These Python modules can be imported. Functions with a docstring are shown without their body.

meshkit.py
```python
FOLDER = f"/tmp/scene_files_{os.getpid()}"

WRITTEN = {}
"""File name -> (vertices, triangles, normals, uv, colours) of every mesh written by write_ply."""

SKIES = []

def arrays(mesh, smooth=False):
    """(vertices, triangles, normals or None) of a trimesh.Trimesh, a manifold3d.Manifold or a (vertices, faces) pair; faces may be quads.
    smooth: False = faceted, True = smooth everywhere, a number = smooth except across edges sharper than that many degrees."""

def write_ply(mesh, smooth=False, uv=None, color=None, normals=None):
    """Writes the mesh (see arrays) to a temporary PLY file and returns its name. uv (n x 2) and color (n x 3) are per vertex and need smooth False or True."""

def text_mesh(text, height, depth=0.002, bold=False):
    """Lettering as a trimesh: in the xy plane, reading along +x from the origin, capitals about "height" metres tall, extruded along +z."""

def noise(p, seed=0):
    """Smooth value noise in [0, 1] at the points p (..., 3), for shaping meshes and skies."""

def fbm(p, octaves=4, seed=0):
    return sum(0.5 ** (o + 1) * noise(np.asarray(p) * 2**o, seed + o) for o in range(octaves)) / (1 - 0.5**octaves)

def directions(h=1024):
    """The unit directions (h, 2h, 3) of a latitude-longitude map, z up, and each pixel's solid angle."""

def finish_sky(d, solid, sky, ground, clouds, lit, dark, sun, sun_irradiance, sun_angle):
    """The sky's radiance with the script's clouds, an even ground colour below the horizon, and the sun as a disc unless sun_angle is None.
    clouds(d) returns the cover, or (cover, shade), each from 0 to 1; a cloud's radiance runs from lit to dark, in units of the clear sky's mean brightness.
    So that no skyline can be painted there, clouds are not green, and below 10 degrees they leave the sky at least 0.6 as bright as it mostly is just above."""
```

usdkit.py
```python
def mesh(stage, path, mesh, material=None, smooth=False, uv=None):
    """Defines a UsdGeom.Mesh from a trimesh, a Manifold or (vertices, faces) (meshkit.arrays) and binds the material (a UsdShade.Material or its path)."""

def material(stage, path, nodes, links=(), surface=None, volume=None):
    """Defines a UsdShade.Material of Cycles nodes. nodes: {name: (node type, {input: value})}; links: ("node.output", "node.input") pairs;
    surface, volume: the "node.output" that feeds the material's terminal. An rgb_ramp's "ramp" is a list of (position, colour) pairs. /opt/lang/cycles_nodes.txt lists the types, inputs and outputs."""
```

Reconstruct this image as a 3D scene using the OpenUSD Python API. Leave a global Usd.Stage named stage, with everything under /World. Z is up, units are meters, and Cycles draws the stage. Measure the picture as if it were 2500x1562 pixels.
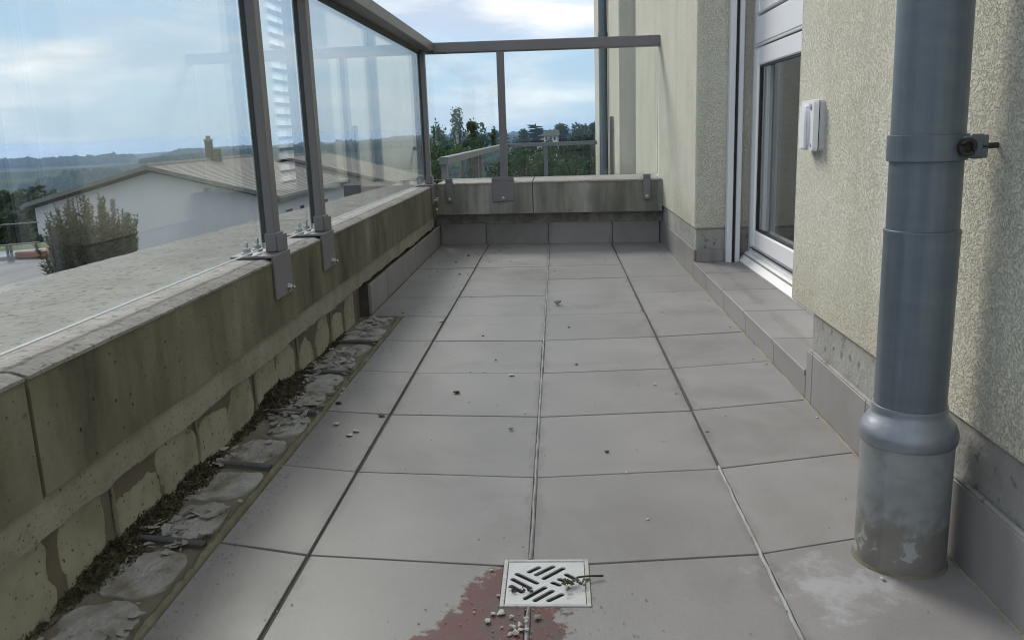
import math, random
import numpy as np, trimesh, manifold3d as m3
from shapely.geometry import Polygon
import usdkit, meshkit
from pxr import Usd, UsdGeom, UsdLux, UsdShade, Gf, Sdf, Vt

stage = Usd.Stage.CreateInMemory()
UsdGeom.SetStageUpAxis(stage, 'Z'); UsdGeom.SetStageMetersPerUnit(stage, 1.0)
UsdGeom.Xform.Define(stage, '/World'); UsdGeom.Scope.Define(stage, '/World/Looks')
RNG = np.random.default_rng(11); random.seed(11)

# ---------------------------------------------------------------- camera, sky, sun, exposure
EYE = np.array([0.0503, -1.1206, 0.6034])
RIGHT = np.array([0.99768, 0.05115, -0.03390])
YAW, PITCH, ROLL, FPX = math.radians(-3.34667), math.radians(-12.55225), math.radians(-1.98992), 2074.48
fwd = np.array([math.sin(YAW)*math.cos(PITCH), math.cos(YAW)*math.cos(PITCH), math.sin(PITCH)])
r0 = np.cross(fwd, [0, 0, 1]); r0 /= np.linalg.norm(r0); u0 = np.cross(r0, fwd)
RIGHT = math.cos(ROLL)*r0 + math.sin(ROLL)*u0; UP = -math.sin(ROLL)*r0 + math.cos(ROLL)*u0
cam = UsdGeom.Camera.Define(stage, '/World/camera')
cam.AddTransformOp().Set(Gf.Matrix4d(*RIGHT, 0, *UP, 0, *(-fwd), 0, *EYE, 1))
cam.CreateHorizontalApertureAttr(36.0); cam.CreateVerticalApertureAttr(36.0*639/1024)
cam.CreateFocalLengthAttr(FPX*36/2500); cam.CreateClippingRangeAttr((0.05, 60000.0))
cam.CreateExposureAttr(1.04)

SUN_AZ, SUN_EL = math.radians(-33.0), math.radians(36.0)      # azimuth from +y towards +x
sun_dir = np.array([math.sin(SUN_AZ)*math.cos(SUN_EL), math.cos(SUN_AZ)*math.cos(SUN_EL), math.sin(SUN_EL)])
usdkit.material(stage, '/World/Looks/sky_look', {
    'sky': ('sky_texture', {'sky_type': 'single_scattering', 'sun_disc': False, 'sun_elevation': SUN_EL, 'sun_rotation': SUN_AZ, 'air_density': 1.0, 'aerosol_density': 0.8, 'ozone_density': 2.0}),
    'tc': ('texture_coordinate', {}),
    'nrm': ('vector_math', {'math_type': 'normalize'}),
    'map': ('mapping', {'mapping_type': 'point', 'scale': (2.6, 2.6, 13.0), 'location': (8.8, 3.3, 4.0)}),
    'n1': ('noise_texture', {'scale': 1.0, 'detail': 9.0, 'roughness': 0.56, 'distortion': 0.5}),
    'sep': ('separate_xyz', {}),
    'el': ('map_range', {'from_min': 0.0, 'from_max': 0.26, 'to_min': -0.08, 'to_max': 0.22, 'clamp': True}),
    'sum': ('math', {'math_type': 'add'}),
    'cov': ('rgb_ramp', {'ramp': [(0.0, (0, 0, 0)), (0.44, (0.04,)*3), (0.55, (0.45,)*3), (0.66, (0.92,)*3), (1.0, (1, 1, 1))]}),
    'map2': ('mapping', {'mapping_type': 'point', 'scale': (5, 5, 22.0), 'location': (1.7, 4.2, 0.0)}),
    'n2': ('noise_texture', {'scale': 1.0, 'detail': 6.0, 'roughness': 0.55}),
    'tone': ('rgb_ramp', {'ramp': [(0.0, (4.6, 5.8, 7.6)), (0.42, (6.2, 7.2, 8.6)), (0.55, (9.2, 9.6, 10.2)), (0.68, (12., 12., 12.)), (1.0, (13., 13., 12.8))]}),
    'tint': ('mix', {'mix_type': 'multiply', 'fac': 1.0, 'color2': (.62, .84, 1.02)}),
    'veil_el': ('map_range', {'from_min': 0.0, 'from_max': 0.75, 'to_min': 0.85, 'to_max': 0.15, 'clamp': True}), 'veil': ('mix', {'mix_type': 'mix', 'color2': (5.1, 6.9, 9.1)}),
    'mix': ('mix', {'mix_type': 'mix'}),
    'bg': ('background_shader', {'strength': 0.05}),
}, [('tc.generated', 'nrm.vector1'), ('nrm.vector', 'map.vector'), ('map.vector', 'n1.vector'), ('nrm.vector', 'sep.vector'), ('sep.z', 'el.value'),
    ('n1.fac', 'sum.value1'), ('el.result', 'sum.value2'), ('sum.value', 'cov.fac'), ('nrm.vector', 'map2.vector'), ('map2.vector', 'n2.vector'), ('n2.fac', 'tone.fac'),
    ('sky.color', 'tint.color1'), ('sep.z', 'veil_el.value'), ('veil_el.result', 'veil.fac'), ('tint.color', 'veil.color1'), ('veil.color', 'mix.color1'), ('tone.color', 'mix.color2'), ('cov.color', 'mix.fac'), ('mix.color', 'bg.color')], surface='bg.background')
sky = UsdLux.DomeLight.Define(stage, '/World/sky')
UsdShade.MaterialBindingAPI.Apply(sky.GetPrim()).Bind(UsdShade.Material.Get(stage, '/World/Looks/sky_look'))
sky.GetPrim().SetCustomDataByKey('kind', 'structure'); sky.GetPrim().SetCustomDataByKey('label', 'blue sky with streaks of bright white cloud')
sun = UsdLux.DistantLight.Define(stage, '/World/sun')
sun.CreateIntensityAttr(0.37); sun.CreateAngleAttr(20.0); sun.CreateNormalizeAttr(True); sun.CreateColorAttr(Gf.Vec3f(1.0, 0.95, 0.87))
zax = sun_dir; xax = np.cross([0, 0, 1], zax); xax /= np.linalg.norm(xax); yax = np.cross(zax, xax)
sun.AddTransformOp().Set(Gf.Matrix4d(*xax, 0, *yax, 0, *zax, 0, 0, 0, 50, 1))

# ---------------------------------------------------------------- helpers
USED = {}
def numbered(parent, name):
    k = USED.get((parent, name), 0); USED[(parent, name)] = k + 1
    return name if k == 0 else f'{name}_{k:03d}'
def tag(prim, label=None, cat=None, group=None, kind=None):
    for key, v in (('label', label), ('category', cat), ('group', group), ('kind', kind)):
        if v: prim.SetCustomDataByKey(key, v)
    return prim
def thing(name, label=None, cat=None, loc=(0, 0, 0), rz=0, group=None, kind=None, parent='/World'):
    p = parent if isinstance(parent, str) else str(parent.GetPath())
    x = UsdGeom.Xform.Define(stage, p + '/' + numbered(p, name))
    if any(loc): x.AddTranslateOp().Set(Gf.Vec3d(*map(float, loc)))
    if rz: x.AddRotateZOp().Set(math.degrees(rz))
    return tag(x.GetPrim(), label, cat, group, kind)
def obj(name, mesh, look, parent='/World', smooth=False, **k):
    p = parent if isinstance(parent, str) else str(parent.GetPath())
    if isinstance(mesh, list): mesh = join(mesh)
    m = usdkit.mesh(stage, p + '/' + numbered(p, name), mesh, L(look), smooth=smooth)
    return tag(m.GetPrim(), **k)
def L(n): return UsdShade.Material.Get(stage, '/World/Looks/' + n)
def copy_of(src, name, label=None, cat=None, group=None, loc=(0, 0, 0), rz=0.0, s=1.0):
    x = UsdGeom.Xform.Define(stage, '/World/' + numbered('/World', name))
    x.GetPrim().GetReferences().AddInternalReference(src.GetPath()); x.GetPrim().SetInstanceable(True)
    x.ClearXformOpOrder(); x.SetXformOpOrder([])
    x.AddTranslateOp(opSuffix='c').Set(Gf.Vec3d(*map(float, loc))); x.AddRotateZOp(opSuffix='c').Set(math.degrees(rz)); x.AddScaleOp(opSuffix='c').Set(Gf.Vec3f(s, s, s))
    return tag(x.GetPrim(), label, cat, group)
def tm(m):
    if isinstance(m, m3.Manifold):
        d = m.to_mesh(); return trimesh.Trimesh(d.vert_properties[:, :3], d.tri_verts, process=False)
    return m
def join(ms): return trimesh.util.concatenate([tm(m) for m in ms])
def hull(pts): return m3.Manifold.hull_points(np.asarray(pts, float))
def box(x0, x1, y0, y1, z0, z1, c=0.0):
    x0, x1 = min(x0, x1), max(x0, x1); y0, y1 = min(y0, y1), max(y0, y1); z0, z1 = min(z0, z1), max(z0, z1)
    c = min(c, (x1-x0)*.45, (y1-y0)*.45, (z1-z0)*.45)
    if c <= 0:
        b = trimesh.creation.box([x1-x0, y1-y0, z1-z0]); b.apply_translation([(x0+x1)/2, (y0+y1)/2, (z0+z1)/2]); return b
    P = []
    for sx, X in ((1, x0), (-1, x1)):
        for sy, Y in ((1, y0), (-1, y1)):
            for sz, Z in ((1, z0), (-1, z1)):
                P += [(X, Y+sy*c, Z+sz*c), (X+sx*c, Y, Z+sz*c), (X+sx*c, Y+sy*c, Z)]
    return tm(hull(P))
def slab(corners, z0, z1, c=0.0):
    """A piece over a plan quadrilateral (counter-clockwise), top edges eased by c."""
    q = np.asarray(corners, float); mid = q.mean(0)
    ins = mid + (q-mid)*(1 - c/np.maximum(np.linalg.norm(q-mid, axis=1, keepdims=True), 1e-6)*1.4)
    P = [(*p, z0) for p in q] + [(*p, z1-c*.8) for p in q] + [(*p, z1) for p in ins]
    return tm(hull(P))
def tube(p, r, n=10, caps=True):
    p = np.asarray(p, float); r = np.broadcast_to(np.asarray(r, float), len(p)); V = []; F = []
    for i, a in enumerate(p):
        d = p[min(i+1, len(p)-1)] - p[max(i-1, 0)]; d /= max(np.linalg.norm(d), 1e-9)
        s = np.cross(d, [0, 0, 1] if abs(d[2]) < .9 else [1, 0, 0]); s /= np.linalg.norm(s); t = np.cross(d, s)
        for k in range(n):
            w = 2*math.pi*k/n; V.append(a + r[i]*(math.cos(w)*s + math.sin(w)*t))
    for i in range(len(p)-1):
        for k in range(n):
            a, b = i*n+k, i*n+(k+1) % n; F += [(a, b, b+n), (a, b+n, a+n)]
    if caps:
        for e, o in ((0, 1), (len(p)-1, -1)):
            V.append(p[e]); c = len(V)-1
            for k in range(n):
                a, b = e*n+k, e*n+(k+1) % n; F.append((c, b, a) if o == 1 else (c, a, b))
    return trimesh.Trimesh(np.array(V), np.array(F), process=False)
def lathe(prof, n=64, at=(0, 0, 0)):
    prof = np.asarray(prof, float); V = []; F = []
    for r, z in prof:
        for k in range(n):
            w = 2*math.pi*k/n; V.append((r*math.cos(w), r*math.sin(w), z))
    for i in range(len(prof)-1):
        for k in range(n):
            a, b = i*n+k, i*n+(k+1) % n; F += [(a, b, b+n), (a, b+n, a+n)]
    m = trimesh.Trimesh(np.array(V), np.array(F), process=False); m.apply_translation(at); return m
def extr(poly, h, axis='z', at=(0, 0, 0)):
    m = trimesh.creation.extrude_polygon(poly if isinstance(poly, Polygon) else Polygon(poly), h, engine='earcut')
    if axis == 'y':      # polygon in (x, z), extruded along +y
        m.apply_transform([[1, 0, 0, 0], [0, 0, 1, 0], [0, 1, 0, 0], [0, 0, 0, 1]]); m.invert()
    if axis == 'x':      # polygon in (y, z), extruded along +x
        m.apply_transform([[0, 0, 1, 0], [1, 0, 0, 0], [0, 1, 0, 0], [0, 0, 0, 1]])
    m.apply_translation(at); return m
def blob(pts_r, refine=None):
    return hull(pts_r)
def ray(px, py):
    """Direction through a point of the 2420 x 1512 view of the photograph: used to read places off it."""
    x, y = px/.968, py/.968
    v = RIGHT*(x-1250)/FPX - UP*(y-781)/FPX + fwd
    return v
def on_floor(px, py, z=0.0):
    v = ray(px, py); return EYE + v*(z-EYE[2])/v[2]
def far(px, py, d):
    """The place seen at (px, py) whose horizontal distance is d metres."""
    v = ray(px, py); return EYE + v*d/np.hypot(v[0], v[1])

# ---------------------------------------------------------------- materials
def M(name, nodes, links, surface='p.BSDF', volume=None):
    return usdkit.material(stage, '/World/Looks/' + name, nodes, links, surface=surface, volume=volume)
def surf(name, stops, scale=10, detail=5, stretch=(1, 1, 1), rough=.75, bump=None, metallic=0, spec=.5, fine=None, coord='position', vary=0.0, rough_var=0.0, sheen=0):
    """Noise-coloured surface. bump = list of (scale, height in metres). fine = (scale, dark colour, threshold) specks."""
    N = {'g': ('geometry', {}) if coord == 'position' else ('texture_coordinate', {}),
         'm': ('mapping', {'mapping_type': 'point', 'scale': stretch}),
         'n': ('noise_texture', {'scale': scale, 'detail': detail, 'roughness': .6}),
         'r': ('rgb_ramp', {'ramp': stops}), 'p': ('principled_bsdf', {'roughness': rough, 'metallic': metallic, 'specular_ior_level': spec})}
    K = [(f'g.{coord}', 'm.vector'), ('m.vector', 'n.vector'), ('n.fac', 'r.fac')]
    col = 'r.color'
    if fine:
        N['fn'] = ('noise_texture', {'scale': fine[0], 'detail': 2.0}); N['fr'] = ('rgb_ramp', {'ramp': [(0, (0, 0, 0)), (fine[2], (0, 0, 0)), (min(fine[2]+.06, 1), (1, 1, 1)), (1, (1, 1, 1))]})
        N['fm'] = ('mix', {'mix_type': 'mix', 'color2': fine[1]})
        K += [(f'g.{coord}', 'fn.vector'), ('fn.fac', 'fr.fac'), ('fr.color', 'fm.fac'), (col, 'fm.color1')]; col = 'fm.color'
    if vary:
        N['oi'] = ('object_info', {}); N['ov'] = ('map_range', {'from_min': 0.0, 'from_max': 1.0, 'to_min': 1-vary, 'to_max': 1+vary}); N['hs'] = ('hsv', {})
        K += [('oi.random', 'ov.value'), ('ov.result', 'hs.value'), (col, 'hs.color')]; col = 'hs.color'
    K.append((col, 'p.base_color'))
    if rough_var:
        N['rr'] = ('map_range', {'from_min': .3, 'from_max': .7, 'to_min': rough-rough_var, 'to_max': rough+rough_var}); K += [('n.fac', 'rr.value'), ('rr.result', 'p.roughness')]
    prev = None
    for i, (sc, h) in enumerate(bump or []):
        N[f'bn{i}'] = ('noise_texture', {'scale': sc, 'detail': 4.0, 'roughness': .55}); N[f'b{i}'] = ('bump', {'strength': 1.0, 'distance': h})
        K += [(f'g.{coord}', f'bn{i}.vector'), (f'bn{i}.fac', f'b{i}.height')]
        if prev: K.append((f'{prev}.normal', f'b{i}.normal'))
        prev = f'b{i}'
    if prev: K.append((f'{prev}.normal', 'p.normal'))
    return M(name, N, K)
g = lambda v, t=(1, 1, 1): tuple(v*k for k in t)

# floor tiles: warm grey stoneware, with the red stain left of the drain and lime bloom by the pipe
M('tile', {
    'g': ('geometry', {}), 'oi': ('object_info', {}),
    'n': ('noise_texture', {'scale': 7.0, 'detail': 5.0, 'roughness': .6}),
    'r': ('rgb_ramp', {'ramp': [(0, (.198, .188, .184)), (.4, (.231, .220, .216)), (.65, (.254, .243, .239)), (1, (.284, .272, .268))]}),
    'ov': ('map_range', {'from_min': 0., 'from_max': 1., 'to_min': .93, 'to_max': 1.07}), 'hs': ('hsv', {}),
    'sp': ('noise_texture', {'scale': 420., 'detail': 2.}), 'spr': ('rgb_ramp', {'ramp': [(0, (.80,)*3), (.38, (.93,)*3), (.5, (1,)*3), (.66, (1.05,)*3), (1, (1.2,)*3)]}), 'spm': ('mix', {'mix_type': 'multiply', 'fac': 1.0}),
    # dirt clouds
    'dn': ('noise_texture', {'scale': 2.3, 'detail': 7.0, 'roughness': .65, 'distortion': .6}), 'dr': ('rgb_ramp', {'ramp': [(0, (.70, .69, .66)), (.38, (.86, .85, .835)), (.47, (.97, .965, .96)), (.58, (1, 1, 1)), (.68, (1.05, 1.05, 1.05)), (1, (1.1, 1.1, 1.1))]}), 'dm': ('mix', {'mix_type': 'multiply', 'fac': 1.0}),
    # grime beside the long joints
    'jx': ('math', {'math_type': 'pingpong', 'value2': .165}), 'jn': ('noise_texture', {'scale': 9., 'detail': 5., 'roughness': .65}), 'jw': ('map_range', {'from_min': .35, 'from_max': .7, 'to_min': -.006, 'to_max': .022}), 'js': ('math', {'math_type': 'subtract'}),
    'jm': ('map_range', {'range_type': 'smoothstep', 'from_min': -.004, 'from_max': .012, 'to_min': .34, 'to_max': 0., 'clamp': True}), 'jd': ('mix', {'mix_type': 'multiply', 'color2': (.55, .53, .49)}),
    # red stain
    'sep': ('separate_xyz', {}), 'wn': ('noise_texture', {'scale': 34., 'detail': 6., 'roughness': .7}), 'w': ('map_range', {'from_min': .3, 'from_max': .7, 'to_min': -.028, 'to_max': .028}),
    'slope': ('math', {'math_type': 'multiply_add', 'value2': -.42}), 'xa': ('math', {'math_type': 'add'}), 'm1': ('map_range', {'range_type': 'smoothstep', 'from_min': -.052, 'from_max': -.036, 'clamp': True}),
    'xb': ('math', {'math_type': 'add'}), 'm2': ('map_range', {'range_type': 'smoothstep', 'from_min': .048, 'from_max': .036, 'to_min': 0., 'to_max': 1., 'clamp': True}),
    'yb': ('math', {'math_type': 'add'}), 'm3': ('map_range', {'range_type': 'smoothstep', 'from_min': -.010, 'from_max': -.03, 'to_min': 0., 'to_max': 1., 'clamp': True}),
    'm12': ('math', {'math_type': 'multiply'}), 'm123': ('math', {'math_type': 'multiply'}),
    'hn': ('noise_texture', {'scale': 16., 'detail': 6., 'roughness': .7}), 'hr': ('rgb_ramp', {'ramp': [(0, (.058, .040, .031)), (.43, (.070, .036, .029)), (.50, (.094, .018, .016)), (1, (.12, .025, .022))]}),
    'red': ('mix', {'mix_type': 'mix'}), 'rf': ('math', {'math_type': 'multiply', 'value2': .93}),
    # lime bloom by the pipe foot
    'bv': ('vector_math', {'math_type': 'distance', 'vector2': (.40, -.075, 0.0)}), 'ba': ('math', {'math_type': 'add'}), 'bw': ('map_range', {'from_min': .3, 'from_max': .7, 'to_min': -.075, 'to_max': .075}),
    'bm': ('map_range', {'range_type': 'smoothstep', 'from_min': .085, 'from_max': .01, 'to_min': 0., 'to_max': .33, 'clamp': True}), 'bl': ('mix', {'mix_type': 'mix', 'color2': (.52, .53, .56)}),
    'rg': ('map_range', {'from_min': .3, 'from_max': .7, 'to_min': .42, 'to_max': .58}),
    'b': ('bump', {'distance': .00012}), 'p': ('principled_bsdf', {'specular_ior_level': .45}),
}, [('g.position', 'n.vector'), ('n.fac', 'r.fac'), ('oi.random', 'ov.value'), ('ov.result', 'hs.value'), ('r.color', 'hs.color'), ('g.position', 'sp.vector'), ('sp.fac', 'spr.fac'), ('hs.color', 'spm.color1'), ('spr.color', 'spm.color2'),
    ('g.position', 'dn.vector'), ('dn.fac', 'dr.fac'), ('spm.color', 'dm.color1'), ('dr.color', 'dm.color2'),
    ('g.position', 'sep.vector'), ('g.position', 'wn.vector'), ('wn.fac', 'w.value'), ('sep.y', 'slope.value1'), ('sep.x', 'slope.value3'), ('slope.value', 'xa.value1'), ('w.result', 'xa.value2'), ('xa.value', 'm1.value'),
    ('sep.x', 'xb.value1'), ('w.result', 'xb.value2'), ('xb.value', 'm2.value'), ('sep.y', 'yb.value1'), ('w.result', 'yb.value2'), ('yb.value', 'm3.value'), ('m1.result', 'm12.value1'), ('m2.result', 'm12.value2'), ('m12.value', 'm123.value1'), ('m3.result', 'm123.value2'),
    ('g.position', 'hn.vector'), ('hn.fac', 'hr.fac'), ('m123.value', 'rf.value1'), ('rf.value', 'red.fac'), ('sep.x', 'jx.value1'), ('g.position', 'jn.vector'), ('jn.fac', 'jw.value'), ('jx.value', 'js.value1'), ('jw.result', 'js.value2'), ('js.value', 'jm.value'), ('jm.result', 'jd.fac'), ('dm.color', 'jd.color1'), ('jd.color', 'bl.color1'), ('bl.color', 'red.color1'), ('hr.color', 'red.color2'),
    ('g.position', 'bv.vector1'), ('bv.value', 'ba.value1'), ('hn.fac', 'bw.value'), ('bw.result', 'ba.value2'), ('ba.value', 'bm.value'), ('bm.result', 'bl.fac'),
    ('red.color', 'p.base_color'), ('n.fac', 'rg.value'), ('rg.result', 'p.roughness'), ('sp.fac', 'b.height'), ('b.normal', 'p.normal')])

# rough cream render: worm-like scraped grooves
def render_look(name, a, b, depth=.0030, sc=250., streak=.0):
    M(name, {'g': ('geometry', {}),
        'v': ('noise_texture', {'scale': sc, 'detail': 2.5, 'roughness': .5, 'distortion': .9}), 'vr': ('rgb_ramp', {'ramp': [(0, (0, 0, 0)), (.38, (.12,)*3), (.47, (.75,)*3), (.6, (1,)*3), (1, (1,)*3)]}),
        'n': ('noise_texture', {'scale': 3.0, 'detail': 7., 'roughness': .68}), 'r': ('rgb_ramp', {'ramp': [(.3, a), (.7, b)]}),
        'sz': ('separate_xyz', {}), 'sd': ('math', {'math_type': 'multiply_add', 'value2': .28}), 'sp': ('map_range', {'range_type': 'smoothstep', 'from_min': .32, 'from_max': .52, 'to_min': .45, 'to_max': 0., 'clamp': True}), 'dirt': ('mix', {'mix_type': 'multiply', 'color2': (.70, .68, .62)}),
        'cr': ('rgb_ramp', {'ramp': [(0, (.70, .685, .645)), (.4, (.85, .84, .815)), (.52, (1, 1, 1)), (1, (1.04, 1.04, 1.04))]}), 'mm': ('mix', {'mix_type': 'multiply', 'fac': 1.}),
        'map': ('mapping', {'mapping_type': 'point', 'scale': (9, 9, .7)}), 'sn': ('noise_texture', {'scale': 1.0, 'detail': 4.}), 'sr': ('rgb_ramp', {'ramp': [(0, (1-streak,)*3), (.5, (1,)*3), (1, (1,)*3)]}), 'sm': ('mix', {'mix_type': 'multiply', 'fac': 1.}),
        'n2': ('noise_texture', {'scale': sc*3, 'detail': 2.}), 'b2': ('bump', {'distance': .0007}),
        'b': ('bump', {'distance': depth}), 'p': ('principled_bsdf', {'roughness': .92, 'specular_ior_level': .2})},
      [('g.position', 'v.vector'), ('v.fac', 'vr.fac'), ('g.position', 'n.vector'), ('n.fac', 'r.fac'), ('v.fac', 'cr.fac'), ('r.color', 'mm.color1'), ('cr.color', 'mm.color2'),
       ('g.position', 'map.vector'), ('map.vector', 'sn.vector'), ('sn.fac', 'sr.fac'), ('mm.color', 'sm.color1'), ('sr.color', 'sm.color2'),
       ('g.position', 'sz.vector'), ('n.fac', 'sd.value1'), ('sz.z', 'sd.value3'), ('sd.value', 'sp.value'), ('sp.result', 'dirt.fac'), ('sm.color', 'dirt.color1'), ('dirt.color', 'p.base_color'), ('vr.color', 'b.height'), ('g.position', 'n2.vector'), ('n2.fac', 'b2.height'), ('b.normal', 'b2.normal'), ('b2.normal', 'p.normal')])
render_look('render_cream', (.63, .615, .505), (.74, .725, .62), streak=.2)
render_look('render_white', (.52, .52, .51), (.58, .58, .575), depth=.002, sc=60.)

# weathered concrete of the parapet: dark green-brown runs, pale runs, pits
M('concrete_stained', {
    'g': ('geometry', {}), 'map': ('mapping', {'mapping_type': 'point', 'scale': (7, 7, 2.2)}), 'n': ('noise_texture', {'scale': 1., 'detail': 7., 'roughness': .62, 'distortion': .25}),
    'r': ('rgb_ramp', {'ramp': [(0, (.046, .043, .033)), (.34, (.068, .065, .046)), (.45, (.112, .107, .074)), (.57, (.15, .143, .10)), (.72, (.20, .193, .15)), (1, (.27, .262, .22))]}),
    'n2': ('noise_texture', {'scale': 5., 'detail': 6., 'roughness': .65}), 'r2': ('rgb_ramp', {'ramp': [(0, (.55, .55, .50)), (.5, (1, 1, 1)), (1, (1.3, 1.28, 1.2))]}), 'mm': ('mix', {'mix_type': 'multiply', 'fac': 1.}),
    'pv': ('voronoi_texture', {'scale': 46., 'randomness': 1.0}), 'pr': ('rgb_ramp', {'ramp': [(0, (.12,)*3), (.085, (.2,)*3), (.13, (1,)*3), (1, (1,)*3)]}), 'pn': ('noise_texture', {'scale': 9.}), 'pg': ('rgb_ramp', {'ramp': [(0, (0,)*3), (.5, (0,)*3), (.58, (1,)*3), (1, (1,)*3)]}), 'pm': ('mix', {'mix_type': 'multiply'}),
    'bn': ('noise_texture', {'scale': 130., 'detail': 5.}), 'b': ('bump', {'distance': .0012}), 'b2': ('bump', {'distance': .002}), 'p': ('principled_bsdf', {'roughness': .9, 'specular_ior_level': .25})},
  [('g.position', 'map.vector'), ('map.vector', 'n.vector'), ('n.fac', 'r.fac'), ('g.position', 'n2.vector'), ('n2.fac', 'r2.fac'), ('r.color', 'mm.color1'), ('r2.color', 'mm.color2'),
   ('g.position', 'pv.vector'), ('pv.distance', 'pr.fac'), ('g.position', 'pn.vector'), ('pn.fac', 'pg.fac'), ('pg.color', 'pm.fac'), ('mm.color', 'pm.color1'), ('pr.color', 'pm.color2'),
   ('pm.color', 'p.base_color'), ('g.position', 'bn.vector'), ('bn.fac', 'b.height'), ('b.normal', 'b2.normal'), ('pr.color', 'b2.height'), ('b2.normal', 'p.normal')])
M('concrete_runs', {
    'g': ('geometry', {}), 'map': ('mapping', {'mapping_type': 'point', 'scale': (10, 10, 1.2)}), 'n': ('noise_texture', {'scale': 1., 'detail': 7., 'roughness': .62, 'distortion': .25}),
    'r': ('rgb_ramp', {'ramp': [(0, (.085, .082, .07)), (.38, (.13, .126, .108)), (.5, (.185, .18, .155)), (.6, (.25, .245, .22)), (.72, (.34, .335, .31)), (1, (.42, .415, .39))]}),
    'n2': ('noise_texture', {'scale': 5., 'detail': 6., 'roughness': .65}), 'r2': ('rgb_ramp', {'ramp': [(0, (.55, .55, .50)), (.5, (1, 1, 1)), (1, (1.3, 1.28, 1.2))]}), 'mm': ('mix', {'mix_type': 'multiply', 'fac': 1.}),
    'pv': ('voronoi_texture', {'scale': 46., 'randomness': 1.0}), 'pr': ('rgb_ramp', {'ramp': [(0, (.12,)*3), (.085, (.2,)*3), (.13, (1,)*3), (1, (1,)*3)]}), 'pn': ('noise_texture', {'scale': 9.}), 'pg': ('rgb_ramp', {'ramp': [(0, (0,)*3), (.5, (0,)*3), (.58, (1,)*3), (1, (1,)*3)]}), 'pm': ('mix', {'mix_type': 'multiply'}),
    'bn': ('noise_texture', {'scale': 130., 'detail': 5.}), 'b': ('bump', {'distance': .0012}), 'b2': ('bump', {'distance': .002}), 'p': ('principled_bsdf', {'roughness': .9, 'specular_ior_level': .25})},
  [('g.position', 'map.vector'), ('map.vector', 'n.vector'), ('n.fac', 'r.fac'), ('g.position', 'n2.vector'), ('n2.fac', 'r2.fac'), ('r.color', 'mm.color1'), ('r2.color', 'mm.color2'),
   ('g.position', 'pv.vector'), ('pv.distance', 'pr.fac'), ('g.position', 'pn.vector'), ('pn.fac', 'pg.fac'), ('pg.color', 'pm.fac'), ('mm.color', 'pm.color1'), ('pr.color', 'pm.color2'),
   ('pm.color', 'p.base_color'), ('g.position', 'bn.vector'), ('bn.fac', 'b.height'), ('b.normal', 'b2.normal'), ('pr.color', 'b2.height'), ('b2.normal', 'p.normal')])
surf('coping_top', [(0, (.15, .146, .135)), (.45, (.215, .208, .193)), (.6, (.255, .248, .232)), (1, (.32, .312, .295))], scale=9, detail=8, rough=.85, bump=[(55, .006), (190, .002)], fine=(70, (.11, .105, .095), .60))
surf('concrete_base', [(0, (.17, .165, .15)), (.5, (.27, .265, .245)), (.7, (.33, .325, .30)), (1, (.38, .37, .345))], scale=9, detail=8, rough=.9, bump=[(60, .003), (200, .0012)], fine=(40, (.15, .145, .13), .62))
surf('concrete_dark', [(0, (.10, .096, .086)), (.45, (.22, .212, .19)), (.6, (.33, .32, .29)), (1, (.42, .41, .38))], scale=14, detail=8, rough=.95, bump=[(60, .004), (200, .0015)])
surf('mortar_band', [(0, (.13, .122, .088)), (.4, (.205, .195, .145)), (.6, (.26, .25, .195)), (1, (.33, .32, .26))], scale=11, detail=8, rough=.92, bump=[(40, .002), (160, .0012)], fine=(150, (.07, .066, .045), .64))
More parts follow.
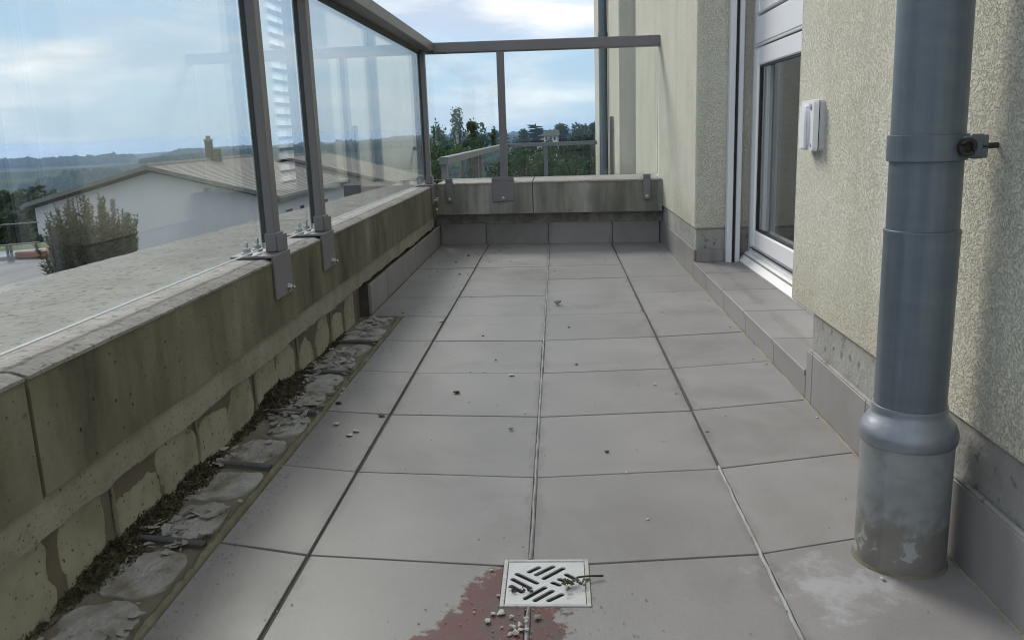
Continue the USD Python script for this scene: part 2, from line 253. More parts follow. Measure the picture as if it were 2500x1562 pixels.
surf('wall_scar', [(0, (.085, .076, .055)), (.45, (.15, .136, .10)), (1, (.21, .192, .146))], scale=12, detail=8, rough=.95, bump=[(70, .0025)])
surf('adhesive_wall', [(0, (.15, .145, .10)), (.38, (.275, .266, .20)), (.55, (.35, .34, .265)), (1, (.42, .41, .335))], scale=10, detail=7, rough=.95, bump=[(45, .002), (200, .001)], fine=(95, (.09, .088, .055), .64))
surf('adhesive_floor', [(0, (.11, .10, .066)), (.36, (.19, .178, .14)), (.46, (.28, .272, .25)), (.58, (.37, .362, .348)), (1, (.44, .435, .42))], scale=13, detail=8, rough=.9, bump=[(40, .004), (150, .0015)])
surf('screed', [(0, (.085, .077, .05)), (.45, (.155, .14, .104)), (.65, (.20, .182, .142)), (1, (.25, .23, .188))], scale=11, detail=8, rough=.95, bump=[(60, .003), (220, .001)])
surf('lip', [(0, (.075, .07, .044)), (.45, (.15, .14, .096)), (1, (.25, .238, .18))], scale=30, detail=6, rough=.95, bump=[(80, .003)])
surf('grout', [(0, (.045, .043, .04)), (.5, (.075, .072, .066)), (1, (.12, .115, .105))], scale=30, detail=6, rough=.95, bump=[(200, .001)])
surf('sealant', [(0, (.10, .10, .095)), (.4, (.20, .20, .195)), (.55, (.30, .30, .295)), (1, (.40, .40, .395))], scale=26, stretch=(1, .4, 1), detail=6, rough=.7, bump=[(90, .0015)])
surf('joint_ridge', [(0, (.07, .07, .075)), (1, (.15, .15, .155))], scale=40, rough=.85, bump=[(120, .0015)])
surf('crumb_white', [(0, (.36, .35, .32)), (1, (.56, .55, .52))], scale=80, rough=.9, bump=[(300, .0008)])
surf('crumb_grey', [(0, (.18, .17, .15)), (1, (.34, .32, .28))], scale=90, rough=.95, bump=[(300, .001)])
surf('dead_leaf', [(0, (.016, .013, .010)), (1, (.05, .04, .03))], scale=90, rough=.8, bump=[(200, .001)])
surf('dead_leaf_brown', [(0, (.05, .04, .028)), (1, (.14, .115, .08))], scale=90, rough=.8, bump=[(200, .001)])
surf('moss', [(0, (.022, .021, .011)), (.40, (.055, .052, .026)), (.52, (.10, .092, .05)), (.64, (.16, .148, .098)), (1, (.24, .225, .17))], scale=75, rough=1, bump=[(150, .003)], vary=.3)
surf('rail_paint', [(0, (.115, .112, .118)), (1, (.145, .140, .145))], scale=6, rough=.42, spec=.5, bump=[(600, .0001)])
surf('gasket', [(0, (.02, .022, .022)), (1, (.035, .037, .037))], scale=20, rough=.6)
surf('steel', [(0, (.5, .5, .5)), (1, (.62, .62, .61))], scale=40, metallic=1., rough=.32)
surf('drain_steel', [(0, (.40, .40, .385)), (.5, (.54, .54, .525)), (1, (.64, .64, .625))], scale=30, metallic=.35, rough=.36, fine=(60, (.42, .41, .38), .64))
surf('drain_frame', [(0, (.28, .28, .26)), (.5, (.42, .42, .40)), (1, (.55, .55, .53))], scale=60, metallic=.3, rough=.5, bump=[(200, .0006)])
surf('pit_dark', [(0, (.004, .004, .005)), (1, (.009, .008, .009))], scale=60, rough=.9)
M('zinc', {'g': ('geometry', {}), 'map': ('mapping', {'mapping_type': 'point', 'scale': (9, 9, 30.)}), 'n': ('noise_texture', {'scale': 2., 'detail': 5.}), 'r': ('rgb_ramp', {'ramp': [(0, (.092, .114, .132)), (.5, (.112, .136, .156)), (1, (.142, .163, .18))]}),
    'mapd': ('mapping', {'mapping_type': 'point', 'scale': (55, 55, 1.6)}), 'dn': ('noise_texture', {'scale': 1., 'detail': 6., 'roughness': .65}), 'dr': ('rgb_ramp', {'ramp': [(0, (.7, .7, .7)), (.42, (.92, .92, .92)), (.52, (1, 1, 1)), (.64, (1.12, 1.11, 1.08)), (1, (1.4, 1.38, 1.3))]}), 'dm': ('mix', {'mix_type': 'multiply', 'fac': 1.}),
    'rr': ('map_range', {'from_min': .3, 'from_max': .7, 'to_min': .33, 'to_max': .52}), 'b': ('bump', {'distance': .0004}), 'p': ('principled_bsdf', {'metallic': .35, 'specular_ior_level': .5})},
  [('g.position', 'map.vector'), ('map.vector', 'n.vector'), ('n.fac', 'r.fac'), ('g.position', 'mapd.vector'), ('mapd.vector', 'dn.vector'), ('dn.fac', 'dr.fac'), ('r.color', 'dm.color1'), ('dr.color', 'dm.color2'), ('dm.color', 'p.base_color'), ('dn.fac', 'rr.value'), ('rr.result', 'p.roughness'), ('n.fac', 'b.height'), ('b.normal', 'p.normal')])
surf('zinc_collar', [(0, (.16, .18, .20)), (.5, (.22, .24, .265)), (1, (.30, .325, .35))], scale=18, detail=6, metallic=.6, rough=.4, rough_var=.08, bump=[(60, .0005)])
M('standpipe_look', {'g': ('geometry', {}), 'sep': ('separate_xyz', {}), 'n': ('noise_texture', {'scale': 26., 'detail': 7., 'roughness': .65}), 'w': ('map_range', {'from_min': .3, 'from_max': .7, 'to_min': -.03, 'to_max': .03}), 'a': ('math', {'math_type': 'add'}),
    'mk': ('map_range', {'range_type': 'smoothstep', 'from_min': .092, 'from_max': .052, 'to_min': 0., 'to_max': .92, 'clamp': True}),
    'c1': ('rgb_ramp', {'ramp': [(0, (.155, .17, .168)), (.42, (.185, .20, .198)), (.55, (.215, .23, .228)), (1, (.25, .265, .262))]}), 'c2': ('rgb_ramp', {'ramp': [(0, (.095, .09, .075)), (.45, (.145, .138, .118)), (.585, (.17, .16, .138)), (.605, (.30, .32, .30)), (1, (.36, .37, .35))]}),
    'mx': ('mix', {'mix_type': 'mix'}), 'b': ('bump', {'distance': .0012}), 'p': ('principled_bsdf', {'roughness': .55})},
  [('g.position', 'sep.vector'), ('g.position', 'n.vector'), ('n.fac', 'w.value'), ('sep.z', 'a.value1'), ('w.result', 'a.value2'), ('a.value', 'mk.value'), ('n.fac', 'c1.fac'), ('n.fac', 'c2.fac'), ('c1.color', 'mx.color1'), ('c2.color', 'mx.color2'), ('mk.result', 'mx.fac'), ('mx.color', 'p.base_color'), ('n.fac', 'b.height'), ('b.normal', 'p.normal')])
surf('rust_iron', [(0, (.02, .018, .016)), (.6, (.05, .043, .038)), (1, (.10, .085, .07))], scale=60, rough=.7, metallic=.4, bump=[(200, .001)])
surf('pvc_white', [(0, (.70, .71, .74)), (1, (.76, .77, .79))], scale=3, rough=.32)
surf('sill_white', [(0, (.66, .66, .66)), (.5, (.74, .74, .74)), (1, (.78, .78, .78))], scale=14, detail=6, rough=.4)
surf('guide_white', [(0, (.60, .62, .64)), (1, (.68, .70, .72))], scale=8, rough=.4)
surf('socket_white', [(0, (.70, .70, .71)), (1, (.76, .76, .77))], scale=10, rough=.35)
surf('socket_grey', [(0, (.42, .42, .41)), (1, (.52, .52, .51))], scale=30, rough=.5)
surf('rubber', [(0, (.012, .012, .014)), (1, (.02, .02, .022))], scale=20, rough=.5)
surf('curtain', [(0, (.24, .26, .24)), (1, (.34, .36, .34))], scale=8, rough=.95)
surf('room', [(0, (.09, .088, .08)), (1, (.12, .115, .105))], scale=2, rough=.9)
surf('slat', [(0, (.62, .64, .66)), (1, (.70, .72, .74))], scale=4, rough=.4)
surf('roof_tile', [(0, (.17, .155, .14)), (.5, (.235, .215, .195)), (1, (.31, .285, .26))], scale=1.2, detail=9, rough=.9, bump=[(6, .03)])
surf('verge', [(0, (.085, .09, .085)), (1, (.14, .145, .138))], scale=3, rough=.7)
surf('house_white', [(0, (.56, .55, .56)), (1, (.62, .61, .62))], scale=.6, detail=5, rough=.9)
surf('house_pink', [(0, (.42, .36, .34)), (1, (.50, .44, .41))], scale=.6, rough=.9)
surf('roof_red', [(0, (.085, .06, .055)), (1, (.13, .09, .08))], scale=2, rough=.9)
surf('chimney_look', [(0, (.03, .03, .028)), (1, (.06, .058, .052))], scale=3, rough=.9)
surf('window_dark', [(0, (.02, .022, .026)), (1, (.035, .038, .042))], scale=1, rough=.12)
surf('flat_roof', [(0, (.14, .14, .145)), (1, (.19, .19, .195))], scale=1.3, detail=8, rough=.9)
surf('planter', [(0, (.16, .065, .045)), (1, (.25, .11, .075))], scale=5, rough=.85)
surf('bark', [(0, (.05, .042, .032)), (1, (.13, .11, .09))], scale=8, stretch=(3, 3, .6), rough=.95, bump=[(20, .02)])
surf('birch_bark', [(0, (.08, .08, .075)), (.45, (.42, .41, .39)), (1, (.5, .49, .47))], scale=3, stretch=(1, 1, 4), rough=.8)
def leaf(name, a, b, t=.35):
    M(name, {'oi': ('geometry', {}), 'r': ('rgb_ramp', {'ramp': [(0, a), (1, b)]}), 'n': ('noise_texture', {'scale': 1.3, 'detail': 3.}), 'av': ('math', {'math_type': 'multiply_add', 'value2': .5}),
             'av2': ('math', {'math_type': 'multiply', 'value2': .5}), 'p': ('principled_bsdf', {'roughness': .6, 'specular_ior_level': .3}), 't': ('translucent_bsdf', {}), 'x': ('mix_closure', {'fac': t})},
      [('oi.position', 'n.vector'), ('oi.random_per_island', 'av2.value1'), ('n.fac', 'av.value1'), ('av2.value', 'av.value3'), ('av.value', 'r.fac'), ('r.color', 'p.base_color'), ('r.color', 't.color'), ('p.BSDF', 'x.closure1'), ('t.BSDF', 'x.closure2')], surface='x.closure')
leaf('leaf_birch', (.045, .08, .026), (.10, .16, .05), .45); leaf('leaf_dark', (.022, .045, .020), (.055, .10, .038), .4); leaf('leaf_mid', (.032, .068, .022), (.075, .14, .04), .45)
leaf('leaf_spruce', (.012, .028, .018), (.035, .06, .035), .15); leaf('leaf_shrub', (.035, .065, .03), (.11, .15, .065)); leaf('leaf_rusty', (.13, .11, .065), (.23, .19, .11))
M('glass', {'geo': ('geometry', {}), 'ior': ('map_range', {'from_min': 0., 'from_max': 1., 'to_min': 1.5, 'to_max': 1/1.5}), 'f': ('fresnel', {'IOR': 1.5}), 't': ('transparent_bsdf', {'color': (.955, .975, .968)}), 'g': ('glossy_bsdf', {'color': (1, 1, 1), 'roughness': .0}), 'm': ('mix_closure', {})},
  [('geo.backfacing', 'ior.value'), ('ior.result', 'f.IOR'), ('f.fac', 'm.fac'), ('t.BSDF', 'm.closure1'), ('g.BSDF', 'm.closure2')], surface='m.closure')
surf('glass_edge', [(0, (.20, .22, .21)), (1, (.32, .345, .335))], scale=20, rough=.15)
surf('setting_strip', [(0, (.50, .50, .49)), (1, (.62, .62, .61))], scale=20, rough=.9, spec=.1)
surf('meadow', [(0, (.055, .08, .025)), (.5, (.095, .12, .04)), (1, (.15, .15, .06))], scale=1.5, detail=8, rough=1)
# country: fields and woods
M('country', {'g': ('geometry', {}), 'map': ('mapping', {'mapping_type': 'point', 'scale': (1, 1, .1)}), 'n': ('noise_texture', {'scale': .0016, 'detail': 4., 'roughness': .5}), 'r': ('rgb_ramp', {'ramp': [(0, (.012, .024, .014)), (.53, (.014, .028, .016)), (.57, (.04, .065, .025)), (.66, (.06, .08, .035)), (.75, (.10, .10, .05)), (1, (.05, .075, .03))]}),
    'n2': ('noise_texture', {'scale': .03, 'detail': 6.}), 'r2': ('rgb_ramp', {'ramp': [(0, (.6,)*3), (.5, (1,)*3), (1, (1.35,)*3)]}), 'm': ('mix', {'mix_type': 'multiply', 'fac': 1.}), 'p': ('principled_bsdf', {'roughness': 1., 'specular_ior_level': .1})},
  [('g.position', 'map.vector'), ('map.vector', 'n.vector'), ('n.fac', 'r.fac'), ('g.position', 'n2.vector'), ('n2.fac', 'r2.fac'), ('r.color', 'm.color1'), ('r2.color', 'm.color2'), ('m.color', 'p.base_color')])
surf('forest_look', [(0, (.010, .022, .013)), (.5, (.016, .034, .018)), (1, (.034, .056, .026))], scale=.02, detail=6, rough=1)
surf('town_wall', [(0, (.42, .40, .37)), (1, (.60, .58, .55))], scale=.01, rough=.9)
HAZE = M('haze_look', {'v': ('principled_volume', {'color': (.46, .68, 1.0), 'density': 4.2e-5, 'anisotropy': .25})}, [], surface=None, volume='v.volume')

# ================================================================ TERRACE FLOOR
XR, XL, XCAP, XBASE = .5885, -.600, -.605, -.645           # right skirting, left skirting, left upstand face, left wall scar
back = lambda x: 3.474 - .111*x                            # the end wall stands slightly askew
Z1, Z2, Z3 = .113, .172, .337                              # skirting top, upstand bottom, upstand top
def row(k, x):
    """Course k of the floor joints; the laying drifts by a few centimetres."""
    y = .33*k; yy = np.clip(y, -.2, 3.1)
    d = -.0232 - .008*x - .0507*yy + .338*x*x + .001*x*yy + .0498*yy*yy - .119*x*x*yy - .0081*yy**3
    return y + d
floor = thing('terrace_floor', kind='structure', label='grey tiled terrace floor running to the end parapet')
obj('mortar_bed', [slab([(-.62, -2.6), (.62, -2.6), (.62, 3.62), (-.62, 3.62)], -.06, -.016)], 'screed', floor)
obj('joint_bed', [slab([(-.4805, -2.6), (.60, -2.6), (.60, 3.50), (-.4805, 3.58)], -.0155, -.0042), slab([(-.62, 1.735), (-.481, 1.735), (-.481, 3.6), (-.62, 3.6)], -.0155, -.0042)], 'grout', floor)
cols = [(-.481, -.33), (-.33, 0.), (0., .33), (.33, .5860)]
DR = (-.0375, .0825, -.1265, -.0035)                       # drain opening
PIPE = (.5185, .0)
J = .0021
def tile(x0, x1, k0, k1, bottom=-.0115):
    jl = .0036 if abs(x0+.33) < .01 or abs(x0) < .01 or abs(x0-.33) < .01 else .0016
    jr = .0036 if abs(x1+.33) < .01 or abs(x1) < .01 or abs(x1-.33) < .01 else .0016
    a, b = x0+jl, x1-jr
    j0 = RNG.normal(0, .0006, 4); tz = RNG.normal(0, .0005)
    top = (lambda x: back(x)-.004) if k1 >= 10 else (lambda x: row(k1, x)-J+j0[0]*2)
    q = [(a+j0[1], row(k0, a)+J), (b+j0[2], row(k0, b)+J), (b+j0[2], top(b)), (a+j0[1], top(a))]
    return q, bottom, tz
for k in range(-8, 10):
    if k == 9: k1 = 10
    else: k1 = k+1
    for ci, (x0, x1) in enumerate(cols):
        if ci == 0 and k >= 5: x0 = -.598
        if ci == 0 and k == 5: pass
        q, zb, tz = tile(x0, x1, k, k1)
        m = slab(q, zb, tz, .0007)
        hole = None
        if k == -1 and ci in (1, 2): hole = tm(box(DR[0]-.0008, DR[1]+.0008, DR[2]-.0008, DR[3]+.0008, -.05, .05))
        if k == 0 and ci in (1, 2): hole = None
        if ci == 3 and k in (-1, 0): hole = trimesh.creation.cylinder(.062, .2, sections=48); hole.apply_translation((*PIPE, 0))
        if hole is not None:
            a = m3.Manifold(m3.Mesh(np.asarray(m.vertices, np.float32), np.asarray(m.faces, np.uint32))); h = m3.Manifold(m3.Mesh(np.asarray(hole.vertices, np.float32), np.asarray(hole.faces, np.uint32)))
            m = tm(a - h)
        obj('tile', m, 'tile', floor)
def wavy_strip(x, y0, y1, w, z0, z1, n=90, amp=.25, seed=0):
    ys = np.linspace(y0, y1, n); L_ = []
    nn = meshkit.noise(np.stack([ys*38, 0*ys+seed, 0*ys], 1), 3)-.5; n2 = meshkit.noise(np.stack([ys*26, 0*ys+9+seed, 0*ys], 1), 5)-.5
    a = np.stack([x-w/2+w*amp*nn, ys], 1); b = np.stack([x+w/2+w*amp*n2, ys], 1); zt = z1 + (meshkit.noise(np.stack([ys*60, 0*ys+4+seed, 0*ys], 1), 8)-.5)*abs(z1-z0)*.5
    V = np.vstack([np.c_[a, 0*ys+z0], np.c_[a*.7+b*.3, zt], np.c_[a*.3+b*.7, zt], np.c_[b, 0*ys+z0]]); F = []
    for j in range(3):
        for i in range(n-1): F += [(j*n+i, (j+1)*n+i, (j+1)*n+i+1), (j*n+i, (j+1)*n+i+1, j*n+i+1)]
    return trimesh.Trimesh(V, np.array(F), process=False)
obj('sealed_joint', wavy_strip(0.0, .0, 3.45, .0075, -.004, .0011, 220, .35), 'sealant', floor, smooth=True)
obj('sealed_joint', wavy_strip(0.0, -2.0, DR[2]-.001, .0066, -.004, .0008, 160, .3, 11), 'sealant', floor, smooth=True)
obj('sealed_joint', wavy_strip(.33, -.5, .34, .0078, -.004, .0012, 90, .35, 3), 'sealant', floor, smooth=True)
obj('wall_joint', wavy_strip(.5872, -.3, 3.38, .007, -.004, .0022, 200, .5, 5), 'mortar_band', floor, smooth=True)
# the stripped strip along the parapet
obj('mortar_lip', [wavy_strip(-.4925, -2.5, 1.73, .019, -.016, .001, 260, .35, 7)], 'lip', floor, smooth=True)
obj('bare_screed', [slab([(-.66, -2.6), (-.4985, -2.6), (-.4985, 1.74), (-.66, 1.74)], -.04, -.0125)], 'screed', floor)
def pad(cx, cy, wx, wy, h, seed):
    n, m = 72, 26; w = np.linspace(0, 2*math.pi, n, endpoint=False); ex = 2.9
    r = (np.abs(np.cos(w))**ex + np.abs(np.sin(w))**ex)**(-1/ex)
    r = r*(1 + .42*(meshkit.fbm(np.stack([np.cos(w)*1.6+seed*7.1, np.sin(w)*1.6, 0*w], 1), 5)-.5))
    V = []
    for i, s in enumerate(np.r_[1, .995, np.linspace(.985, .04, m)]):
        x = cx+wx/2*r*s*np.cos(w); y = cy+wy/2*r*s*np.sin(w)
        f = meshkit.fbm(np.stack([x*24+seed, y*17, 0*x], 1), 5); q = np.floor(f*9)/9 + .12*np.clip((f*9 % 1-.8)*5, 0, 1)/9*9*.11
        worn = np.clip((x-cx)/wx*1.6+.75, .25, 1)                         # thinner and more broken towards the wall
        z = -.0135 + (0 if i == 0 else h*(.8 if i == 1 else 1)*worn) + (0 if i == 0 else (q-.45)*h*1.5 + .0012*(meshkit.noise(np.stack([x*190, y*190, 0*x], 1), 4)-.5))
        V.append(np.stack([x, y, np.broadcast_to(z, x.shape)], 1))
    k_ = len(V); V = np.vstack(V); F = []
    for i in range(k_-1):
        a_ = i*n+np.arange(n); b_ = i*n+(np.arange(n)+1) % n; F += [np.c_[a_, b_, b_+n], np.c_[a_, b_+n, a_+n]]
    V = np.vstack([V, V[(k_-1)*n:].mean(0)]); a_ = (k_-1)*n+np.arange(n); b_ = (k_-1)*n+(np.arange(n)+1) % n; F.append(np.c_[a_, b_, np.full(n, len(V)-1)])
    return trimesh.Trimesh(V, np.vstack(F), process=False)
sd = 0
for k in range(-3, 5):
    ya, yb = row(k, -.481)+.012, row(k+1, -.481)+.0
    if k == 4: yb = min(yb+.06, 1.72)
    for f, wy in ((.25, .15), (.75, .145)):
        sd += 1
        obj('adhesive_patch', pad(-.572+RNG.normal(0, .004), ya+(yb-ya)*f+RNG.normal(0, .006), .122+RNG.normal(0, .010), wy*(yb-ya)/.33*RNG.uniform(.9, 1.08), .0065+RNG.normal(0, .0008), sd), 'adhesive_floor', floor, smooth=40)
    if k >= -1:
        p = [(-.627+RNG.normal(0, .004), row(k, -.55)+.006, -.006), (-.57, row(k, -.52)+.004+RNG.normal(0, .002), -.004), (-.507+RNG.normal(0, .004), row(k, -.481)+.004, -.005)]
        obj('joint_ridge', tube(p, [.0045, .0058, .005], 8), 'joint_ridge', floor, smooth=True)
# flaked chips of the old adhesive, tilted plates
def plate(c, r, seed, tilt=.25, t=.0012):
    rg = np.random.default_rng(seed); n = rg.integers(5, 8); w = np.sort(rg.uniform(0, 2*math.pi, n))
    q = np.stack([np.cos(w)*r*rg.uniform(.6, 1.1, n), np.sin(w)*r*rg.uniform(.6, 1.1, n)], 1)
    P = np.vstack([np.c_[q, np.zeros(n)], np.c_[q*.94, np.full(n, t)]])
    m = tm(hull(P)); a = rg.normal(0, tilt, 2)
    m.apply_transform(trimesh.transformations.euler_matrix(a[0], a[1], 0)); m.apply_translation(c); return m
fl = []
for i in range(900):
    y = RNG.uniform(-.3, 1.7); x = np.clip(RNG.normal(-.575, .032), -.635, -.5)
    if meshkit.noise(np.array([[x*18, y*9, 0.]]), 2)[0] < .46: continue
    fl.append(plate((x, y, RNG.uniform(-.006, -.001)), RNG.uniform(.004, .014)*(1 if RNG.random() > .12 else 1.6), i, .22))
flk = obj('adhesive_flakes', fl, 'adhesive_floor', kind='stuff', label='thin grey flakes of old tile adhesive along the stripped floor strip')

# ================================================================ PARAPETS
lp = thing('parapet_wall', 'long low stained concrete parapet with a wide pale coping along the left side', 'wall')
def outer(y): return -1.10 + .066*(y+.2)/1.0 if y > -.2 else -1.10
def cap_block(y0, y1, end_skew=None):
    g_ = .004
    a, b = y0+g_, y1-g_
    q = [(outer(a), a), (XCAP, a), (XCAP, b), (outer(b), b)]
    return q
ys = [-2.6, -.153, 1.70, 3.50]
for a, b in zip(ys[:-1], ys[1:]):
    q = cap_block(a, b)
    if b == 3.50: q[3] = (outer(3.92), 3.92); q[2] = (XCAP, 3.462)
    obj('upstand_block', slab(q, Z2, Z3-.012), 'concrete_stained', lp)
    qq = np.array(q); qq[:, 0] += np.array([-.0005, .0015, .0015, -.0005]);
    # worn coping skin with an uneven arris
    nx, ny = 26, int((b-a)/.02)
    U, Vv = np.meshgrid(np.linspace(0, 1, nx), np.linspace(0, 1, ny), indexing='ij')
    U = 1-(1-U)**1.0
    P0 = (1-U)[..., None]*((1-Vv)[..., None]*qq[0]+Vv[..., None]*qq[3]) + U[..., None]*((1-Vv)[..., None]*qq[1]+Vv[..., None]*qq[2])
    hgt = meshkit.fbm(np.stack([P0[..., 0]*14, P0[..., 1]*14, 0*U], -1), 5)-.5
    Zt = Z3 - .0015 + hgt*.004 - .006*np.clip((U-.985)/.015, 0, 1)
    Vt_ = np.concatenate([P0.reshape(-1, 2), Zt.reshape(-1, 1)], 1); Vb = np.concatenate([P0.reshape(-1, 2), np.full((nx*ny, 1), Z3-.0118)], 1)
    F = []
    idx = np.arange(nx*ny).reshape(nx, ny); A, B, C, D = idx[:-1, :-1].ravel(), idx[1:, :-1].ravel(), idx[1:, 1:].ravel(), idx[:-1, 1:].ravel()
    F = np.vstack([np.c_[A, B, C], np.c_[A, C, D]])
    rim = np.concatenate([idx[:, 0], idx[-1, 1:], idx[::-1, -1][1:], idx[0, ::-1][1:]])
    S_ = []
    for i, j in zip(rim[:-1], rim[1:]): S_ += [(i, i+nx*ny, j), (j, i+nx*ny, j+nx*ny)]
    obj('coping', trimesh.Trimesh(np.vstack([Vt_, Vb]), np.vstack([F, np.array(S_)]), process=False), 'coping_top', lp, smooth=35)
obj('wall_core', [slab([(-.97, -2.6), (XBASE, -2.6), (XBASE, 3.9), (-.90, 3.9)], -10.0, Z2-.001)], 'wall_scar', lp)
# pale mortar band under the upstand, with a broken lower edge
def band(y0, y1, x, zt, zb, ragged, seed, n=240, depth=.05):
    ys_ = np.linspace(y0, y1, n)
    e = meshkit.fbm(np.stack([ys_*16, 0*ys_+seed, 0*ys_], 1), 6)-.5
    low = zb + e*ragged
    xf = x + (meshkit.fbm(np.stack([ys_*14, 0*ys_+3+seed, 0*ys_], 1), 4)-.5)*.003
    rows_ = [np.c_[np.full(n, x-.006), ys_, np.full(n, zt)], np.c_[xf+.0005, ys_, np.full(n, zt-.004)], np.c_[xf+.001, ys_, (zt+low)/2], np.c_[xf, ys_, low+.003], np.c_[xf-.005, ys_, low], np.c_[np.full(n, x-depth), ys_, low-.002]]
    V = np.vstack(rows_); F = []
    for j in range(len(rows_)-1):
        for i in range(n-1): F += [(j*n+i, (j+1)*n+i, (j+1)*n+i+1), (j*n+i, (j+1)*n+i+1, j*n+i+1)]
    return trimesh.Trimesh(V, np.array(F), process=False)
obj('mortar_band', [band(-2.6, 3.36, XCAP-.004, Z2+.002, .1145, .016, 1, 700)], 'mortar_band', lp, smooth=50)
def wall_pad(cy, wy, z0, z1, seed):
    n = 72; w = np.linspace(0, 2*math.pi, n, endpoint=False); ex = 2.6
    r = (np.abs(np.cos(w))**ex+np.abs(np.sin(w))**ex)**(-1/ex)*(1+.75*(meshkit.fbm(np.stack([np.cos(w)*1.5+seed*5.3, np.sin(w)*1.5, 0*w], 1), 5)-.5))
    V = []; rings = [1, .95, .8, .4]
    for i, s in enumerate(rings):
        y = cy+wy/2*r*s*np.cos(w); z = np.minimum((z0+z1)/2+(z1-z0)/2*r*s*np.sin(w), Z1+.012)
        x = XBASE + (0 if i == 0 else (.0022 if i == 1 else .0028) + .0022*(meshkit.fbm(np.stack([y*22, z*22, 0*y+seed], 1), 3)-.5))
        V.append(np.stack([np.broadcast_to(x, y.shape), y, z], 1))
    V = np.vstack(V); F = []
    for i in range(len(rings)-1):
        for k in range(n):
            a, b = i*n+k, i*n+(k+1) % n; F += [(a, b, b+n), (a, b+n, a+n)]
    c = len(rings)-1; V = np.vstack([V, V[c*n:].mean(0)])
    for k in range(n): F.append((c*n+k, c*n+(k+1) % n, len(V)-1))
    return trimesh.Trimesh(V, np.array(F), process=False)
sd = 0
for k in range(-3, 5):
    ya, yb = row(k, -.481), row(k+1, -.481)
    for f in (.27, .76):
        sd += 1; obj('adhesive_patch', wall_pad(ya+(yb-ya)*f+RNG.normal(0, .012), .138+RNG.normal(0, .02), -.035, .104+RNG.normal(0, .020), sd), 'adhesive_wall', lp, smooth=True)
    obj('joint_scar', tube([(XBASE+.001, ya+.004, .0), (XBASE+.003, ya+.002+RNG.normal(0, .002), .05), (XBASE+.002, ya+RNG.normal(0, .003), .108)], [.003, .004, .003], 6), 'mortar_band', lp, smooth=True)
# remaining skirting tiles at the far end
sk = [1.735] + [float(row(k, -.5)) for k in (6, 7, 8, 9)] + [3.535]
for i, (a, b) in enumerate(zip(sk[:-1], sk[1:])):
    obj('skirting_tile', box(XL-.012, XL-.001+RNG.normal(0, .0008), a+.0022, b-.0022, -.003, .104+RNG.normal(0, .001), .0012), 'tile', lp)
obj('mortar_bed', [box(XBASE-.002, XL-.0125, 1.742, 3.53, -.014, .1)], 'grout', lp)

ep = thing('parapet_wall', 'short concrete parapet with tiled skirting across the far end of the terrace', 'wall')
def skew(x0, x1, y0, y1, z0, z1, c=.0):
    return slab([(x0, back(x0)+y0), (x1, back(x1)+y0), (x1, back(x1)+y1), (x0, back(x0)+y1)], z0, z1, c)
for a, b in ((-.600, -.0835), (-.0795, .5885)):
    obj('upstand_block', skew(a, b, -.078, .40, Z2, Z3-.008), 'concrete_runs', ep)
    obj('coping', skew(a-.0005, b, -.0805, .405, Z3-.0078, Z3, .004), 'coping_top', ep)
obj('base_wall', [skew(-.62, .60, .012, .33, -10, Z2-.002)], 'concrete_dark', ep)
obj('tile_backing', [skew(-.6, .588, .0102, .0117, -.01, Z1-.004)], 'grout', ep)
for a, b in ((-.598, -.345), (-.345, -.004), (-.004, .337), (.337, .584)):
    obj('skirting_tile', skew(a+.0018, b-.0018, 0, .010, -.003, Z1+RNG.normal(0, .0012), .0012), 'tile', ep)

# ================================================================ BUILDING ON THE RIGHT
bd = thing('apartment_building', 'cream rendered building with a terrace door along the right side', 'building')
HT = 3.4
def wall_mesh(x0, x1, y0, y1, z0, z1, c=.006): return box(x0, x1, y0, y1, z0, z1, c)
obj('render_wall', [wall_mesh(.590, .86, -2.6, .862, .196, HT)], 'render_cream', bd)
obj('render_wall', [wall_mesh(.590, .86, 2.285, 4.842, .196, HT)], 'render_cream', bd)
obj('render_wall', [wall_mesh(.590, .86, 6.385, 11.0, -1.2, HT)], 'render_cream', bd)
obj('render_wall', [box(.645, .86, 4.843, 6.384, 2.3, HT), box(.645, .86, 4.843, 6.384, -1.2, -.35)], 'render_cream', bd)
obj('render_wall', [box(.645, .86, .863, 2.284, 2.35, HT)], 'render_cream', bd)
obj('concrete_base', [box(.597, .86, -2.6, .708, -.02, .1955, .003)], 'concrete_base', bd)
obj('concrete_base', [box(.597, .86, 2.292, 4.2, -.02, .1955, .003)], 'concrete_base', bd)
obj('concrete_base', [box(.78, .86, .709, 2.2915, -.02, .098)], 'concrete_base', bd)
# ragged mortar line on top of the skirting
obj('mortar_fillet', [box(.5890, .5965, -2.6, .70, Z1-.001, Z1+.006, .002)], 'concrete_base', bd)
for a, b in ((-2.6, -2.31), (-2.31, -1.98), (-1.98, -1.65), (-1.65, -1.32), (-1.32, -.99), (-.99, -.66), (-.66, -.33), (-.33, .012), (.012, .352), (.352, .672), (.672, .716)):
    obj('skirting_tile', box(XR, .5965, a+.0014, b-.0014, -.003, Z1+RNG.normal(0, .0008), .001), 'tile', bd)
obj('skirting_tile', box(XR+.0005, .5965, 2.326, 2.9, -.003, Z1, .001), 'tile', bd); obj('skirting_tile', box(XR+.0005, .5965, 2.903, 3.40, -.003, Z1, .001), 'tile', bd); obj('skirting_tile', box(XR+.0005, .5965, 2.2905, 2.3232, -.003, Z1, .001), 'tile', bd)
obj('skirting_tile', box(.599, .706, 2.2805, 2.2915, .0655, .116, .001), 'tile', bd)
